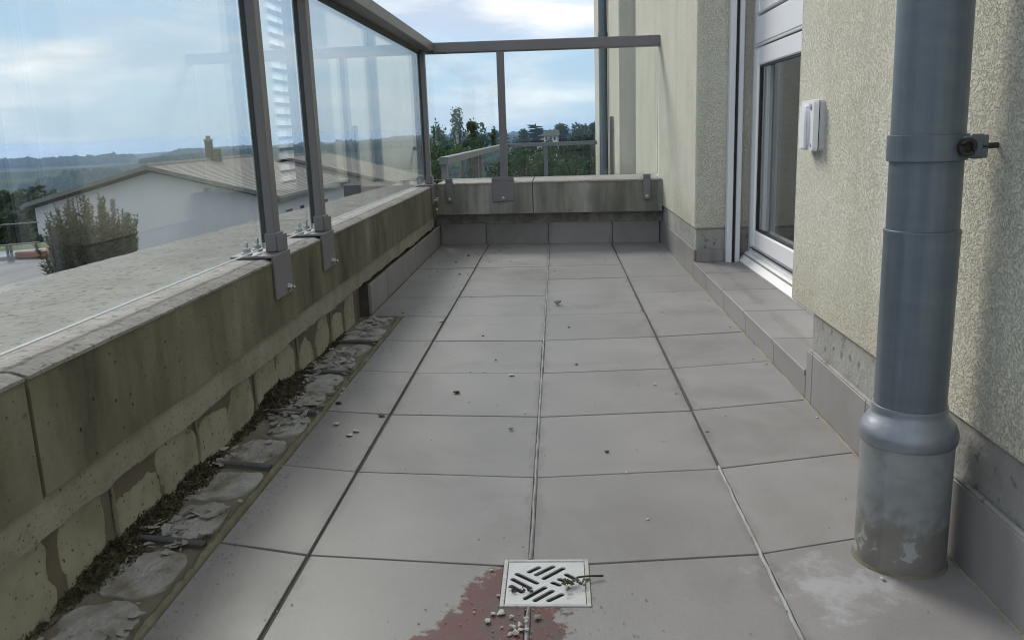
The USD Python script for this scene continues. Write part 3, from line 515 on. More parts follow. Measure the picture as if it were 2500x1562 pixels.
# terrace door
dr = thing('terrace_door', parent=bd)
DX = .800
obj('frame', [box(DX, DX+.07, 2.225, 2.284, .10, 2.35, .004), box(DX, DX+.07, .87, .925, .10, 2.35, .004), box(DX+.001, DX+.069, .925, 2.225, .10, .150, .004), box(DX+.001, DX+.069, .925, 2.225, 2.29, 2.35, .004)], 'pvc_white', dr)
def sash(y0, y1, z0, z1, w=.062):
    x0, x1 = DX-.012, DX+.05
    return [box(x0, x1, y1-w, y1, z0, z1, .005), box(x0, x1, y0, y0+w, z0, z1, .005), box(x0+.0008, x1-.001, y0+w, y1-w, z0, z0+w, .004), box(x0+.0008, x1-.001, y0+w, y1-w, z1-w, z1, .004)]
obj('sash', sash(.94, 2.205, .140, .866), 'pvc_white', dr)
obj('panel', [box(DX-.010, DX+.05, .94, 2.205, .880, .975, .004)], 'pvc_white', dr)
obj('glazing_bead', [box(DX-.014, DX-.008, .94, 2.205, .8685, .8775, .002), box(DX-.002, DX+.04, 1.0025, 2.1425, .2022, .8036)][:1], 'socket_grey', dr)
obj('sash', sash(.94, 2.205, .985, 2.285), 'pvc_white', dr)
obj('gasket', [box(DX-.004, DX+.012, 2.136, 2.143, .202, .804), box(DX-.004, DX+.012, 1.002, 1.009, .202, .804), box(DX-.0035, DX+.0115, 1.009, 2.136, .202, .209), box(DX-.0035, DX+.0115, 1.009, 2.136, .797, .804)], 'rubber', dr)
obj('pane', [box(DX+.002, DX+.008, 1.009, 2.136, .209, .797)], 'glass', dr); obj('pane', [box(DX+.002, DX+.008, 1.009, 2.136, 1.05, 2.22)], 'glass', dr)
obj('sill', [extr([(.765, .0655), (.800, .098), (.800, .104), (.79, .104), (.762, .072)], 1.55, 'y', (0, .73, 0))], 'sill_white', dr)
obj('sealing_line', [box(DX-.0075, DX-.001, .94, 2.22, .1265, .1295)], 'rubber', dr)
# blind guide rail on the reveal
gr = thing('blind_guide_rail', parent=bd)
obj('flange', [box(.709, .730, 2.243, 2.281, .0655, 2.3, .002)], 'guide_white', gr); obj('flange', [box(.7435, .762, 2.250, 2.281, .0655, 2.3, .002)], 'guide_white', gr); obj('slot', [box(.7302, .7433, 2.262, 2.2815, .0655, 2.3)], 'rubber', gr)
# room behind the door
obj('room', [box(.87, .88, 2.29, 2.6, 0, 2.4), box(.861, 2.6, 2.6, 2.65, .0, 2.4), box(.861, 2.6, .3, .35, 0, 2.4), box(2.6, 2.65, .3, 2.65, 0, 2.4), box(.861, 2.65, .3, 2.65, 2.4, 2.45), box(.861, 2.65, .3, 2.65, .02, .06)], 'room', bd)
# far window with its external venetian blind
wn = thing('window', parent=bd)
obj('frame', [box(.80, .86, 4.845, 4.91, -.35, 2.3, .004), box(.80, .86, 6.32, 6.383, -.35, 2.3, .004), box(.801, .859, 4.91, 6.32, -.35, -.29, .004), box(.801, .859, 4.91, 6.32, 2.24, 2.3, .004)], 'pvc_white', wn)
obj('pane', [box(.83, .836, 4.91, 6.32, -.29, 2.24)], 'window_dark', wn)
vb = thing('venetian_blind', parent=bd)
for i in range(31):
    z = -.30 + i*.083
    s_ = [(.724, z+.005), (.736, z+.024), (.748, z+.040), (.7545, z+.064), (.7562, z+.064), (.75, z+.0385), (.738, z+.0225), (.7255, z+.0035)]
    obj('slat', [extr([(a, b) for a, b in s_], 1.29, 'y', (0, 5.08, 0))], 'slat', vb)
obj('ladder_cord', [tube([(.74, y, -.3), (.74, y, 2.3)], .0025, 5) for y in (5.2, 5.95)], 'socket_grey', vb)
obj('render_wall', [box(.715, .775, 4.85, 6.37, 2.28, 2.31)], 'guide_white', bd)
obj('cable', [tube([(.586, 8.3, .78), (.587, 8.29, 1.6), (.586, 8.31, 2.4), (.586, 8.3, HT)], .006, 6)], 'socket_grey', bd)

# the step in front of the door
st = thing('doorstep', 'low tiled step in front of the white terrace door', 'step')
obj('core', [box(.602, .7795, .715, 2.2905, -.02, .052)], 'concrete_dark', st)
yj = [.7185, 1.010, 1.345, 1.680, 2.015, 2.2905]
for a, b in zip(yj[:-1], yj[1:]):
    t0 = RNG.normal(0, .0005)
    obj('tread_tile', box(.5862, .778, a+.0016, b-.0016, .0535, .0645+t0, .0012), 'tile', st)
rj = [.7185, 1.0, 1.33, 1.66, 1.99, 2.2890]
for a, b in zip(rj[:-1], rj[1:]):
    obj('riser_tile', box(XR+.0006, .6010, a+.0013, b-.0013, -.003, .0528, .001), 'tile', st)

# ================================================================ GLASS RAILINGS
rl = thing('glass_railing', 'grey metal railing with glass panes standing on both parapets', 'railing')
GX0, GX1 = -.6525, -.6445
HB, HTOP = 1.016, 1.063
def prof_bar_y(x0, x1, y0, y1, z0, z1): return box(x0, x1, y0, y1, z0, z1, .004)
obj('handrail', [hull([(x, y, z) for x, e in ((-.642, 1), (-.577, 0)) for y in (-2.6, (3.515 if e else 3.452)) for z in (HB+.004, HTOP-.004)] + [(x, y, z) for x, e in ((-.638, 1), (-.581, 0)) for y in (-2.6, (3.511 if e else 3.456)) for z in (HB, HTOP)])], 'rail_paint', rl)
obj('handrail', [hull([(x, y, z) for y, e in ((3.515, 1), (3.452, 0)) for x in ((-.642 if e else -.5772), .5895) for z in (HB-.006 + (-.006 if x > 0 else 0), HTOP-.008 + (-.006 if x > 0 else 0))] + [(x, y, z) for y, e in ((3.511, 1), (3.456, 0)) for x in ((-.638 if e else -.581), .5895) for z in (HB-.010 + (-.006 if x > 0 else 0), HTOP-.004 + (-.006 if x > 0 else 0))])], 'rail_paint', rl)
obj('under_channel', [box(GX0-.006, GX1+.010, -2.6, 3.46, HB-.012, HB-.0005)], 'gasket', rl)
def bolt(c, axis, r=.008, h=.007):
    c = np.array(c, float); a = np.array(axis, float)
    return join([tube([c, c+a*h*.35], [r*1.35, r*1.35], 16), tube([c+a*h*.35, c+a*h, c+a*h*1.25], [r, r, r*.7], 6), tube([c+a*h*1.2, c+a*h*2.0, c+a*h*2.3], [r*.5, r*.5, r*.3], 10)])
def left_post(y):
    obj('post', [box(-.634, -.6115, y-.021, y+.021, Z3+.006, HB, .003)], 'rail_paint', rl)
    obj('gasket', [box(-.6443, -.6342, y-.019, y+.019, Z3+.03, HB)], 'gasket', rl)
    b = obj('bracket', [box(-.6050, -.5985, y-.085, y+.040, .240, Z3+.0058, .002), box(-.700, -.5990, y-.085, y+.040, Z3+.0006, Z3+.0065, .0015), box(-.6365, -.6075, y-.026, y+.030, Z3+.0066, Z3+.052, .003), box(-.6072, -.6040, y-.026, y+.042, Z3+.0068, Z3+.045, .0012)], 'rail_paint', rl)
    obj('bolt', bolt((-.5985, y+.003, .256), (1, 0, 0)), 'steel', b, smooth=35)
    obj('bolt', bolt((-.672, y-.05, Z3+.0065), (0, 0, 1), .009, .013), 'steel', b, smooth=35); obj('bolt', bolt((-.672, y+.022, Z3+.0065), (0, 0, 1), .009, .013), 'steel', b, smooth=35)
POSTS = (-1.35, .852, 1.264, 3.372)
for y in POSTS: left_post(y)
def pane_y(y0, y1):
    p = obj('glass_pane', [box(GX0, GX1, y0, y1, Z3+.016, HB-.004, .001)], 'glass', rl)
    obj('edge', [box(GX0+.0005, GX1-.0005, y0-.0016, y0-.0002, Z3+.016, HB-.004)], 'glass_edge', p)
    obj('setting_strip', [box(GX0+.001, GX1-.001, y0, y1, Z3+.0140, Z3+.0158)], 'setting_strip', p)
pane_y(-1.34, .838); pane_y(.850, 1.250); pane_y(1.262, 3.360); pane_y(3.371, 3.478)
# end side
def pane_x(x0, x1):
    p = obj('glass_pane', [box(x0, x1, 3.480, 3.488, Z3+.020, HB-.010, .001)], 'glass', rl)
    obj('edge', [box(x0-.0016, x0-.0002, 3.4805, 3.4875, Z3+.02, HB-.010), box(x1+.0002, x1+.0016, 3.4805, 3.4875, Z3+.02, HB-.010), box(x0, x1, 3.4805, 3.4875, Z3+.0184, Z3+.0198)], 'glass_edge', p)
pane_x(-.632, -.250); pane_x(-.214, .581)
obj('post', [box(-.2515, -.2125, 3.456, 3.4785, Z3+.006, HB-.006, .003)], 'rail_paint', rl)
def back_bracket(x0, x1, up, zlow=.238):
    xm = (x0+x1)/2; yf = back(xm)-.0805
    b = obj('bracket', [box(x0, x1, yf-.0065, yf-.0008, zlow, Z3+.006, .002), box(x0+.0003, x1-.0003, yf-.0062, 3.50, Z3+.0006, Z3+.0065, .0015), box(x0, x1, yf-.0063, yf+.006, Z3+.0067, Z3+up-.006, .002)], 'rail_paint', rl)
    obj('bolt', bolt((xm, yf-.0066, zlow+.017), (0, -1, 0), .006, .006), 'steel', b, smooth=35)
back_bracket(-.298, -.180, .034); back_bracket(-.549, -.510, .032); back_bracket(.491, .529, .030, .232)
cb = obj('bracket', [box(-.6050, -.5985, 3.415, 3.450, .245, Z3+.0058, .002), box(-.66, -.599, 3.415, 3.452, Z3+.0006, Z3+.0065, .0015), box(-.66, -.632, 3.44, 3.452, Z3+.0066, Z3+.04, .002)], 'rail_paint', rl)
obj('bolt', bolt((-.5985, 3.433, .262), (1, 0, 0), .006, .006), 'steel', cb, smooth=35)

# neighbour's railing beyond the end parapet
nr = thing('glass_railing', 'lower grey railing with glass panes on the terrace beyond the end parapet', 'railing')
NX, NY0, NY1, NT = -.63, 4.95, 10.5, .435
nx_ = lambda y: -.752 + .0217*(y-4.95)
def along(x0, x1, y0, y1, z0, z1): return hull([(nx_(y)+x, y, z) for x in (x0, x1) for y in (y0, y1) for z in (z0, z1)])
obj('handrail', along(-.03, .035, NY0, NY1, NT-.05, NT), 'rail_paint', nr); obj('handrail', [box(NX+.0352, .585, NY1-.065, NY1, NT-.051, NT-.001, .004)], 'rail_paint', nr)
for y in (5.0, 7.0, 7.3, 10.4): obj('post', along(-.02, .02, y-.03, y+.03, -.9, NT-.0502), 'rail_paint', nr)
obj('post', [box(-.128, -.072, NY1-.05, NY1-.02, -.9, NT-.052, .003)], 'rail_paint', nr)
for y0, y1 in ((5.04, 6.96), (7.04, 7.26), (7.34, 10.36)): obj('glass_pane', along(-.034, -.026, y0, y1, -.55, NT-.055), 'glass', nr)
for x0, x1 in ((-.57, -.135), (-.065, .575)): obj('glass_pane', [box(x0, x1, NY1-.019, NY1-.011, -.55, NT-.056)], 'glass', nr)
nt = obj('terrace_slab', [box(-.95, .588, 4.0, 11.0, -1.25, -.95), box(-.95, -.50, 4.0, 10.8, -.949, -.62)], 'flat_roof', kind='structure', label='terrace floor and kerb of the neighbouring flat')
gp = thing('metal_post', 'narrow grey upright bar standing close to the far part of the cream wall', 'post')
obj('bar', [box(.552, .586, 7.08, 7.12, -.94, .70, .004)], 'rail_paint', gp); obj('foot', [box(.53, .588, 7.04, 7.16, -.949, -.941)], 'steel', gp)
fp = thing('downpipe', 'slim blue grey downpipe on the far part of the cream wall', 'downpipe')
obj('pipe', lathe([(.044, -1.2), (.044, 3.4)], 32, (.54, 7.95, 0)), 'zinc', fp, smooth=True); obj('clamp', lathe([(.048, 1.5), (.048, 1.54)], 32, (.54, 7.95, 0)), 'zinc', fp, smooth=True)

# ================================================================ DOWNPIPE
dp = thing('downpipe', 'large blue grey zinc downpipe in a worn standpipe beside the wall', 'downpipe')
tilt = lambda z: -.006*max(z-.25, 0)/.5
def seg(prof): return lathe(prof, 96, (*PIPE, 0))
up = seg([(.0435, .455), (.0435, 1.8), (.0435, 3.4)]); up.vertices[:, 0] -= .012*np.clip(up.vertices[:, 2]-.46, 0, 1.2)
obj('pipe', up, 'zinc', dp, smooth=40)
obj('pipe_socket', seg([(.0438, .4625), (.0460, .4615), (.0464, .4585), (.0456, .455), (.0453, .22), (.0455, .212)]), 'zinc', dp, smooth=40)
obj('collar', seg([(.0454, .227), (.0475, .2265), (.0480, .222), (.0470, .2185), (.0490, .214), (.0535, .2075), (.0590, .2000), (.0622, .192), (.0630, .186), (.0622, .1795), (.0602, .1755), (.0585, .176)]), 'zinc_collar', dp, smooth=50)
obj('standpipe', seg([(.0585, .182), (.0592, .176), (.0592, .10), (.0594, .0), (.0594, -.03)]), 'standpipe_look', dp, smooth=50)
fr = [(.0600, .0015)]
obj('foot_seal', lathe([(.0590, .004), (.0606, .002), (.0618, -.001), (.0625, -.006)], 64, (*PIPE, 0)), 'lip', dp, smooth=60)
band_ = seg([(.0440, .5485), (.0472, .5490), (.0472, .5805), (.0440, .5810)]); band_.vertices[:, 0] -= .012*.1
cl = obj('clamp', [band_, box(.5600, .5760, -.0355, -.0310, .551, .579, .001), box(.5600, .5745, -.0275, -.0235, .550, .580, .001), box(.5420, .5660, -.0420, -.0350, .5515, .5785, .002)], 'zinc', dp, smooth=40)
obj('screw_eye', [tube([(.5445, -.0425, .565), (.5445, -.0475, .565)], .0105, 14), tube([(.5445+.0078*math.cos(t), -.0515-.002*math.sin(t), .565+.0088*math.sin(t)) for t in np.linspace(0, 2*math.pi, 20)], .0030, 8)], 'rust_iron', cl, smooth=40)
obj('wall_screw', [tube([(.562, -.029, .565), (.572, -.029, .565), (.580, -.029, .5655), (.595, -.029, .566)], [.0045, .0052, .0036, .0036], 10), tube([(.569, -.029, .565), (.5745, -.029, .565)], .0075, 6)], 'rust_iron', cl, smooth=40)

# ================================================================ FLOOR DRAIN
fd = thing('floor_drain', 'square stainless floor drain with slotted grate set in the tiles', 'drain')
x0, x1, y0, y1 = DR
obj('frame', [box(x0, x0+.006, y0, y1, -.012, .0016, .0008), box(x1-.006, x1, y0, y1, -.012, .0016, .0008), box(x0+.006, x1-.006, y0, y0+.006, -.012, .0015, .0008), box(x0+.006, x1-.006, y1-.006, y1, -.012, .0015, .0008)], 'drain_frame', fd)
cx, cy = (x0+x1)/2, (y0+y1)/2
plate_ = m3.Manifold.cube((x1-x0-.0138, y1-y0-.0138, .0022)).translate((x0+.0069, y0+.0069, -.0018))
def slot(a, b, r=.0033):
    c = m3.Manifold.cylinder(.02, r, r, 16); return (c.translate((a[0], a[1], -.01)) + c.translate((b[0], b[1], -.01))).hull() if hasattr(m3.Manifold, 'hull') else None
SL = [((-.020, -.041), (.012, -.069)), ((-.025, -.055), (.003, -.082)), ((-.026, -.073), (-.008, -.092)), ((-.003, -.039), (.014, -.023)), ((.007, -.047), (.034, -.021)), ((.018, -.057), (.048, -.026)),
      ((.049, -.043), (.067, -.062)), ((.039, -.056), (.057, -.068)), ((.030, -.065), (.043, -.074)), ((-.006, -.108), (.023, -.077)), ((.007, -.113), (.033, -.086)), ((.025, -.113), (.046, -.095))]
for a, b in SL:
    a, b = np.array(a), np.array(b); d = (b-a)/np.linalg.norm(b-a); a, b = a+d*.003, b-d*.003
    c = m3.Manifold.cylinder(.02, .0040, .0040, 20)
    plate_ = plate_ - m3.Manifold.batch_hull([c.translate((a[0], a[1], -.01)), c.translate((b[0], b[1], -.01))])
obj('grate', plate_, 'drain_steel', fd)
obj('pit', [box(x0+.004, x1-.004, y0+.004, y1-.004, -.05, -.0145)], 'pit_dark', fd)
tw = obj('twig', [tube([(.058, -.075, .006), (.066, -.064, .007), (.080, -.060, .0065), (.101, -.055, .004)], [.0012, .0014, .0013, .0016], 6)], 'dead_leaf', label='thin dark twig lying across the right rim of the floor drain', cat='twig')
lf = []
for i in range(26): lf.append(plate((.060+RNG.normal(0, .008), -.078+RNG.normal(0, .006), .004+RNG.uniform(0, .005)), RNG.uniform(.002, .005), 900+i, .6, .0006))
obj('leaf_scrap', lf, 'dead_leaf_brown', label='small crumpled brown plant scrap on the right part of the drain grate', cat='leaf')
obj('leaf_scrap', [plate((-.010+RNG.normal(0, .009), -.088+RNG.normal(0, .004), .001+RNG.uniform(0, .003)), RNG.uniform(.002, .004), 950+i, .5, .0006) for i in range(16)], 'dead_leaf', label='wet black plant scrap clogging the lower left slots of the drain', cat='leaf')

# ================================================================ SOCKET ON THE WALL
so = thing('wall_socket', 'white weatherproof socket with closed lid on the cream wall beside the door', 'socket')
def rbox(x0, x1, y0, y1, z0, z1, r):
    P = []
    for X in (x0, x1):
        ins = .0015 if X == x0 else 0
        for sy, Y in ((1, y0), (-1, y1)):
            for sz, Z in ((1, z0), (-1, z1)):
                for t in np.linspace(0, math.pi/2, 6): P.append((X, Y+sy*(r-(r-ins)*math.cos(t)), Z+sz*(r-(r-ins)*math.sin(t))))
    return hull(P)
SY0, SY1, SZ0, SZ1 = .666, .757, .541, .644
obj('back_plate', rbox(.5805, .5905, SY0, SY1, SZ0, SZ1, .008), 'socket_grey', so, smooth=40)
obj('seal', rbox(.5785, .5807, SY0+.002, SY1-.002, SZ0+.002, SZ1-.002, .007), 'rubber', so)
obj('lid', rbox(.5680, .5783, SY0+.0005, SY1-.0005, SZ0, SZ1, .009), 'socket_white', so, smooth=40)
arc = [(y, z) for y, z in zip(SY0+.030+.0155*np.cos(np.linspace(-1.35, 1.35, 20)), (SZ0+SZ1)/2-.004+.044*np.sin(np.linspace(-1.35, 1.35, 20)))]
obj('grip', [extr(Polygon([(SY0+.048, SZ0+.006)] + [(SY0+.048-(y-SY0-.030)*1.4, z) for y, z in arc] + [(SY0+.048, SZ1-.012)] + [(SY1-.006, SZ1-.012), (SY1-.003, (SZ0+SZ1)/2), (SY1-.006, SZ0+.006)]).buffer(0), .0045, 'x', (.5640, 0, 0))], 'socket_white', so)
obj('handle_bar', [tube([(.5655-.004*math.sin((t+1.35)/2.7*math.pi), SY0+.0445-.0105*math.cos(t), (SZ0+SZ1)/2-.004+.043*math.sin(t)) for t in np.linspace(-1.35, 1.35, 16)], .0032, 8)], 'pvc_white', so, smooth=True)
obj('screw', [tube([(.5678, SY0+.022, SZ1-.014), (.5655, SY0+.022, SZ1-.014)], .0065, 18), tube([(.5655, SY0+.022, SZ1-.014), (.5648, SY0+.022, SZ1-.014)], .0030, 12)], 'socket_grey', so, smooth=35)
obj('screw', [tube([(.5678, SY0+.016, SZ0+.013), (.5665, SY0+.016, SZ0+.013)], .0045, 14)], 'socket_grey', so, smooth=35)

# curtain inside the door
cp = []
yy = np.linspace(1.35, 2.02, 160); xx = .915 + .022*np.sin(yy*62) + .012*np.sin(yy*25+1)
V = np.vstack([np.c_[xx, yy, 0*yy+.08], np.c_[xx*.99+.01, yy, 0*yy+2.3]]); n = len(yy)
F = [f for i in range(n-1) for f in ((i, i+1, n+i+1), (i, n+i+1, n+i))]
obj('curtain', trimesh.Trimesh(V, np.array(F), process=False), 'curtain', smooth=True, label='pale pleated curtain hanging behind the glass of the terrace door', cat='curtain')

# ================================================================ SCRAPS ON THE FLOOR
T1 = lambda x, y: (968+x*.32, 542+y*.32)
T2 = lambda x, y: (774.4+x*.24, 755+y*.24)
T3 = lambda x, y: (1258.4+x*.28, 755+y*.28)
T5 = lambda x, y: (1258.4+x*.36, 1045.4+y*.36)
ZZ = lambda x, y: ((900+x*.28926)*.968, (1250+y*.28926)*.968)
DARK = [T1(*p) for p in ((290, 155), (302, 180), (490, 185), (510, 198), (562, 195), (625, 177), (665, 160), (430, 232), (460, 265), (215, 250), (590, 243), (750, 238), (160, 212), (290, 295), (155, 305), (205, 317), (150, 350), (910, 275), (1020, 158), (1853, 195), (1445, 230), (1070, 310), (1868, 617), (540, 790), (1175, 727), (2212, 527), (2370, 725), (152, 615), (460, 503))] + [T2(1528, 167), T2(1655, 403), T3(303, 70), T3(370, 383), T3(628, 1120), T5(490, 62)]
BIGD = [T1(435, 198), T1(343, 247), T1(370, 335), T2(1272, 728), T2(110, 832)]
WHITE = [T1(*p) for p in ((278, 208), (430, 335), (327, 427), (680, 223), (1710, 597), (1943, 460), (1930, 217), (2030, 295), (2145, 415), (2265, 535))] + [T2(*p) for p in ((470, 197), (1400, 513), (1545, 520), (1393, 815), (2088, 768), (1943, 923), (160, 690), (135, 735), (395, 410))] + [T3(*p) for p in ((1033, 550), (1210, 623), (1855, 333), (1970, 378), (1107, 1023), (2405, 830))] + [T5(*p) for p in ((620, 203), (757, 507), (2300, 900))]
BIGW = [(T1(1800, 92), 'white mortar chip in the far right corner of the floor'), (T1(232, 683), 'long white mortar chip on the left floor joint halfway along'), (T2(1120, 22), 'thin white chip touching the left joint, level with the stripped strip end'), (T2(1808, 552), 'rounded white crumb alone in the middle of the second tile column'), (T2(85, 1035), 'leftmost of three flat white chips on a narrow tile beside the stripped strip'), (T2(280, 1102), 'rightmost of three flat white chips on a narrow tile beside the stripped strip'), (T2(213, 1142), 'lowest of three flat white chips on a narrow tile beside the stripped strip')]
def rock(r, seed, flat=.6):
    rg = np.random.default_rng(seed); p = rg.normal(size=(14, 3)); p /= np.linalg.norm(p, axis=1, keepdims=True); p *= rg.uniform(.75, 1.1, (14, 1))*r; p[:, 2] *= flat; p[:, 0] *= rg.uniform(.9, 1.5)
    m = tm(hull(p)); m.apply_transform(trimesh.transformations.rotation_matrix(rg.uniform(0, 6.28), [0, 0, 1])); m.apply_translation((0, 0, -m.bounds[0][2])); return m
def drop(name, p, r, look, label, cat, group=None, seed=0, flat=.6, z=.0006):
    m = rock(r, seed, flat); w = on_floor(*p); m.apply_translation((w[0], w[1], z))
    return obj(name, m, look, label=label, cat=cat, group=group)
for i, p in enumerate(DARK): drop('leaf_scrap', p, RNG.uniform(.0025, .0042), 'dead_leaf', 'tiny blackish plant crumb lying on the grey floor tiles', 'leaf', 'dark crumbs on the floor tiles', 100+i, .45)
bl = ['black curled leaf scrap near the left joint close to the end parapet', 'black leaf scrap on the far left tile, nearest the skirting of the left parapet', 'largest black leaf scrap in front of the far left tiles', 'single black flake on the tile left of the middle joint', 'dark leaf flake beside the stripped strip at the tile edge']
for i, p in enumerate(BIGD): drop('leaf_scrap', p, .0075, 'dead_leaf', bl[i], 'leaf', None, 200+i, .45)
drop('leaf_scrap', T2(530, 948), .010, 'dead_leaf_brown', 'olive brown bark flake beside a crossing of the left floor joint', 'leaf', None, 230, .3)
drop('pebble', T2(1805, 1088), .0055, 'crumb_grey', 'small brown pebble near the middle joint in the foreground half', 'pebble', None, 231, .6)
drop('pebble', T5(100, 900) if False else T3(1470, 945), .005, 'crumb_grey', 'thin brown splinter just right of the right floor joint', 'pebble', None, 232, .4)
drop('pebble', (1317, 721), .0125, 'crumb_grey', 'grey brown mortar lump alone on the tiles right of the middle joint', 'pebble', None, 233, .75)
for i, p in enumerate(WHITE): drop('mortar_crumb', p, RNG.uniform(.0026, .0042), 'crumb_white', 'tiny white mortar crumb lying on the grey floor tiles', 'crumb', 'white crumbs on the floor tiles', 300+i, .5)
for i, (p, lb) in enumerate(BIGW): drop('mortar_crumb', p, .0085, 'crumb_white', lb or 'flat white mortar chip on the left tiles beside the stripped strip', 'crumb', None if lb else 'flat white chips beside the stripped strip', 340+i, .35)
NEAR = ((1110, 858, .0075), (1050, 866, .005), (1010, 930, .0055), (1205, 895, .0045), (1330, 905, .0045), (1335, 935, .0045), (1260, 960, .006), (1220, 980, .005), (1335, 1000, .004), (1240, 1030, .007), (1190, 1035, .004), (1095, 710, .0035), (890, 850, .002), (1120, 975, .0025), (1040, 495, .0035), (1280, 1000, .004))
for i, (a, b, r) in enumerate(NEAR): drop('mortar_crumb', ZZ(a, b), r*.85, 'crumb_white', 'pale mortar crumb on the red stain in front of the floor drain', 'crumb', 'pale crumbs by the floor drain', 380+i, .55)
drop('pebble', ZZ(1425, 897), .0045, 'crumb_grey', 'small reddish grey pebble on the stain just below the drain', 'pebble', None, 399, .7)
gr_ = []
for i in range(700):
    k_ = RNG.random()
    if k_ < .45: x, y = -.478+abs(RNG.normal(0, .02)), RNG.uniform(-.3, 1.7)
    elif k_ < .7: x, y = RNG.choice([-.33, 0., .33])+RNG.normal(0, .012), RNG.uniform(-.25, 3.3)
    elif k_ < .85: x, y = RNG.normal(.0, .07), RNG.uniform(-.24, -.09)
    else: x, y = RNG.uniform(-.47, .56), RNG.uniform(-.25, 3.3)
    if DR[0] < x < DR[1] and DR[2] < y < DR[3]: continue
    gr_.append(plate((x, y, .0009), RNG.uniform(.0007, .0019), 2000+i, .2, .0008))
obj('floor_grit', gr_, 'crumb_grey', kind='stuff', label='fine mortar grit scattered along the floor joints')
# moss and litter along the parapet foot
def clump(y): return np.clip(.55+.45*np.sin(y*9.5+.6)+1.3*(meshkit.fbm(np.stack([y*6, 0*y+2, 0*y], -1), 3)-.5), .05, 1.2)*np.clip((1.50-y)/.45, 0, 1)
ny, nx = 420, 16; Yg, Ug = np.meshgrid(np.linspace(-.6, 1.5, ny), np.linspace(0, 1, nx), indexing='ij')
cw = clump(Yg); Xg = XBASE-.001 + Ug*(.012+.032*cw); bump_ = meshkit.fbm(np.stack([Xg*95, Yg*95, 0*Xg], -1), 4)
Zg = -.0135 + (.003+.026*cw)*(1-Ug)**1.3*(.45+1.1*bump_) + (.010*(bump_-.5))*(1-Ug)
idx_ = np.arange(ny*nx).reshape(ny, nx); a_, b_, c_, d_ = idx_[:-1, :-1].ravel(), idx_[:-1, 1:].ravel(), idx_[1:, 1:].ravel(), idx_[1:, :-1].ravel()
mound = trimesh.Trimesh(np.stack([Xg.ravel(), Yg.ravel(), Zg.ravel()], 1), np.vstack([np.c_[a_, b_, c_], np.c_[a_, c_, d_]]), process=False)
ms = []
for i in range(16000):
    y = RNG.uniform(-.5, 1.5); w = float(clump(np.array([y]))[0])
    if RNG.random() > w*.9+.04: continue
    u = RNG.random()**1.3; x = XBASE+.001+u*(.016+.042*w); z = -.0125 + (.003+.028*w)*max(0, 1-u)**1.3*.95 + RNG.uniform(-.002, .003)
    L_ = RNG.uniform(.003, .010); d = RNG.normal(size=3); d[2] = abs(d[2])*.8; d /= np.linalg.norm(d); s_ = np.cross(d, RNG.normal(size=3)); s_ /= np.linalg.norm(s_)
    q_ = np.array([x, y, z]); ms.append((q_-s_*L_*.3, q_+s_*L_*.3, q_+d*L_))
ms = np.array(ms).reshape(-1, 3)
litter = trimesh.Trimesh(ms, np.arange(len(ms)).reshape(-1, 3), process=False)
obj('moss', [mound, litter], 'moss', kind='stuff', label='dark moss and rotted leaf litter along the foot of the left parapet')

# ================================================================ LAND
def smooth_profile(r, pts):
    x = np.log(np.array([p[0] for p in pts], float)); y = np.array([p[1] for p in pts], float)
    return np.interp(np.log(np.maximum(r, 1e-3)), x, y)
PR = [(1, -9.6), (14, -9.6), (40, -10.6), (90, -15), (200, -26), (500, -55), (1000, -92), (1700, -128), (2500, -148), (3000, -140), (3500, -118), (4000, -66), (4600, -82), (5600, -118), (7200, -112), (8400, -66), (9300, -86), (11500, -110), (13500, -58), (15500, -90)]
naz, nr_ = 300, 130
az = np.concatenate([np.linspace(-65, 45, naz), np.linspace(45, 295, 60)[1:-1]]); az = np.radians(az)
rr = np.concatenate([[0.5], np.geomspace(8, 15500, nr_)])
A_, R_ = np.meshgrid(az, rr, indexing='ij')
X_, Y_ = R_*np.sin(A_)+EYE[0], R_*np.cos(A_)+EYE[1]
def land(x, y):
    r = np.hypot(x-EYE[0], y-EYE[1]); a = np.degrees(np.arctan2(x-EYE[0], y-EYE[1]))
    warp = 1 + .16*(meshkit.fbm(np.stack([x/2600+5, y/2600, 0*x], -1), 3)-.5)*np.clip((r-300)/2000, 0, 1)
    h = smooth_profile(r*warp, PR)
    k = np.clip((r-900)/2500, 0, 1)
    h = h + k*(meshkit.fbm(np.stack([x/900, y/900+3, 0*x], -1), 5)-.5)*np.where(r > 6500, 46, 40)
    h = h + np.clip((r-3300)/500, 0, 1)*np.clip((5200-r)/700, 0, 1)*np.clip((a+34)/14, 0, 1)*16     # the nearer wooded ridge climbs to the right
    h = h - np.clip((r-300)/1500, 0, 1)*r*.0085*np.clip((-a-8)/24, 0, 1)
    return h
H_ = land(X_, Y_)
ni, nj = A_.shape; idx = np.arange(ni*nj).reshape(ni, nj)
V = np.stack([X_.ravel(), Y_.ravel(), H_.ravel()], 1); nxt = np.roll(idx, -1, axis=0)
a, b, c, d = idx[:, :-1].ravel(), idx[:, 1:].ravel(), nxt[:, 1:].ravel(), nxt[:, :-1].ravel()
obj('ground', trimesh.Trimesh(V, np.vstack([np.c_[a, b, c], np.c_[a, c, d]]), process=False), 'country', smooth=True, kind='structure', label='land falling away to a wide valley and wooded hills')
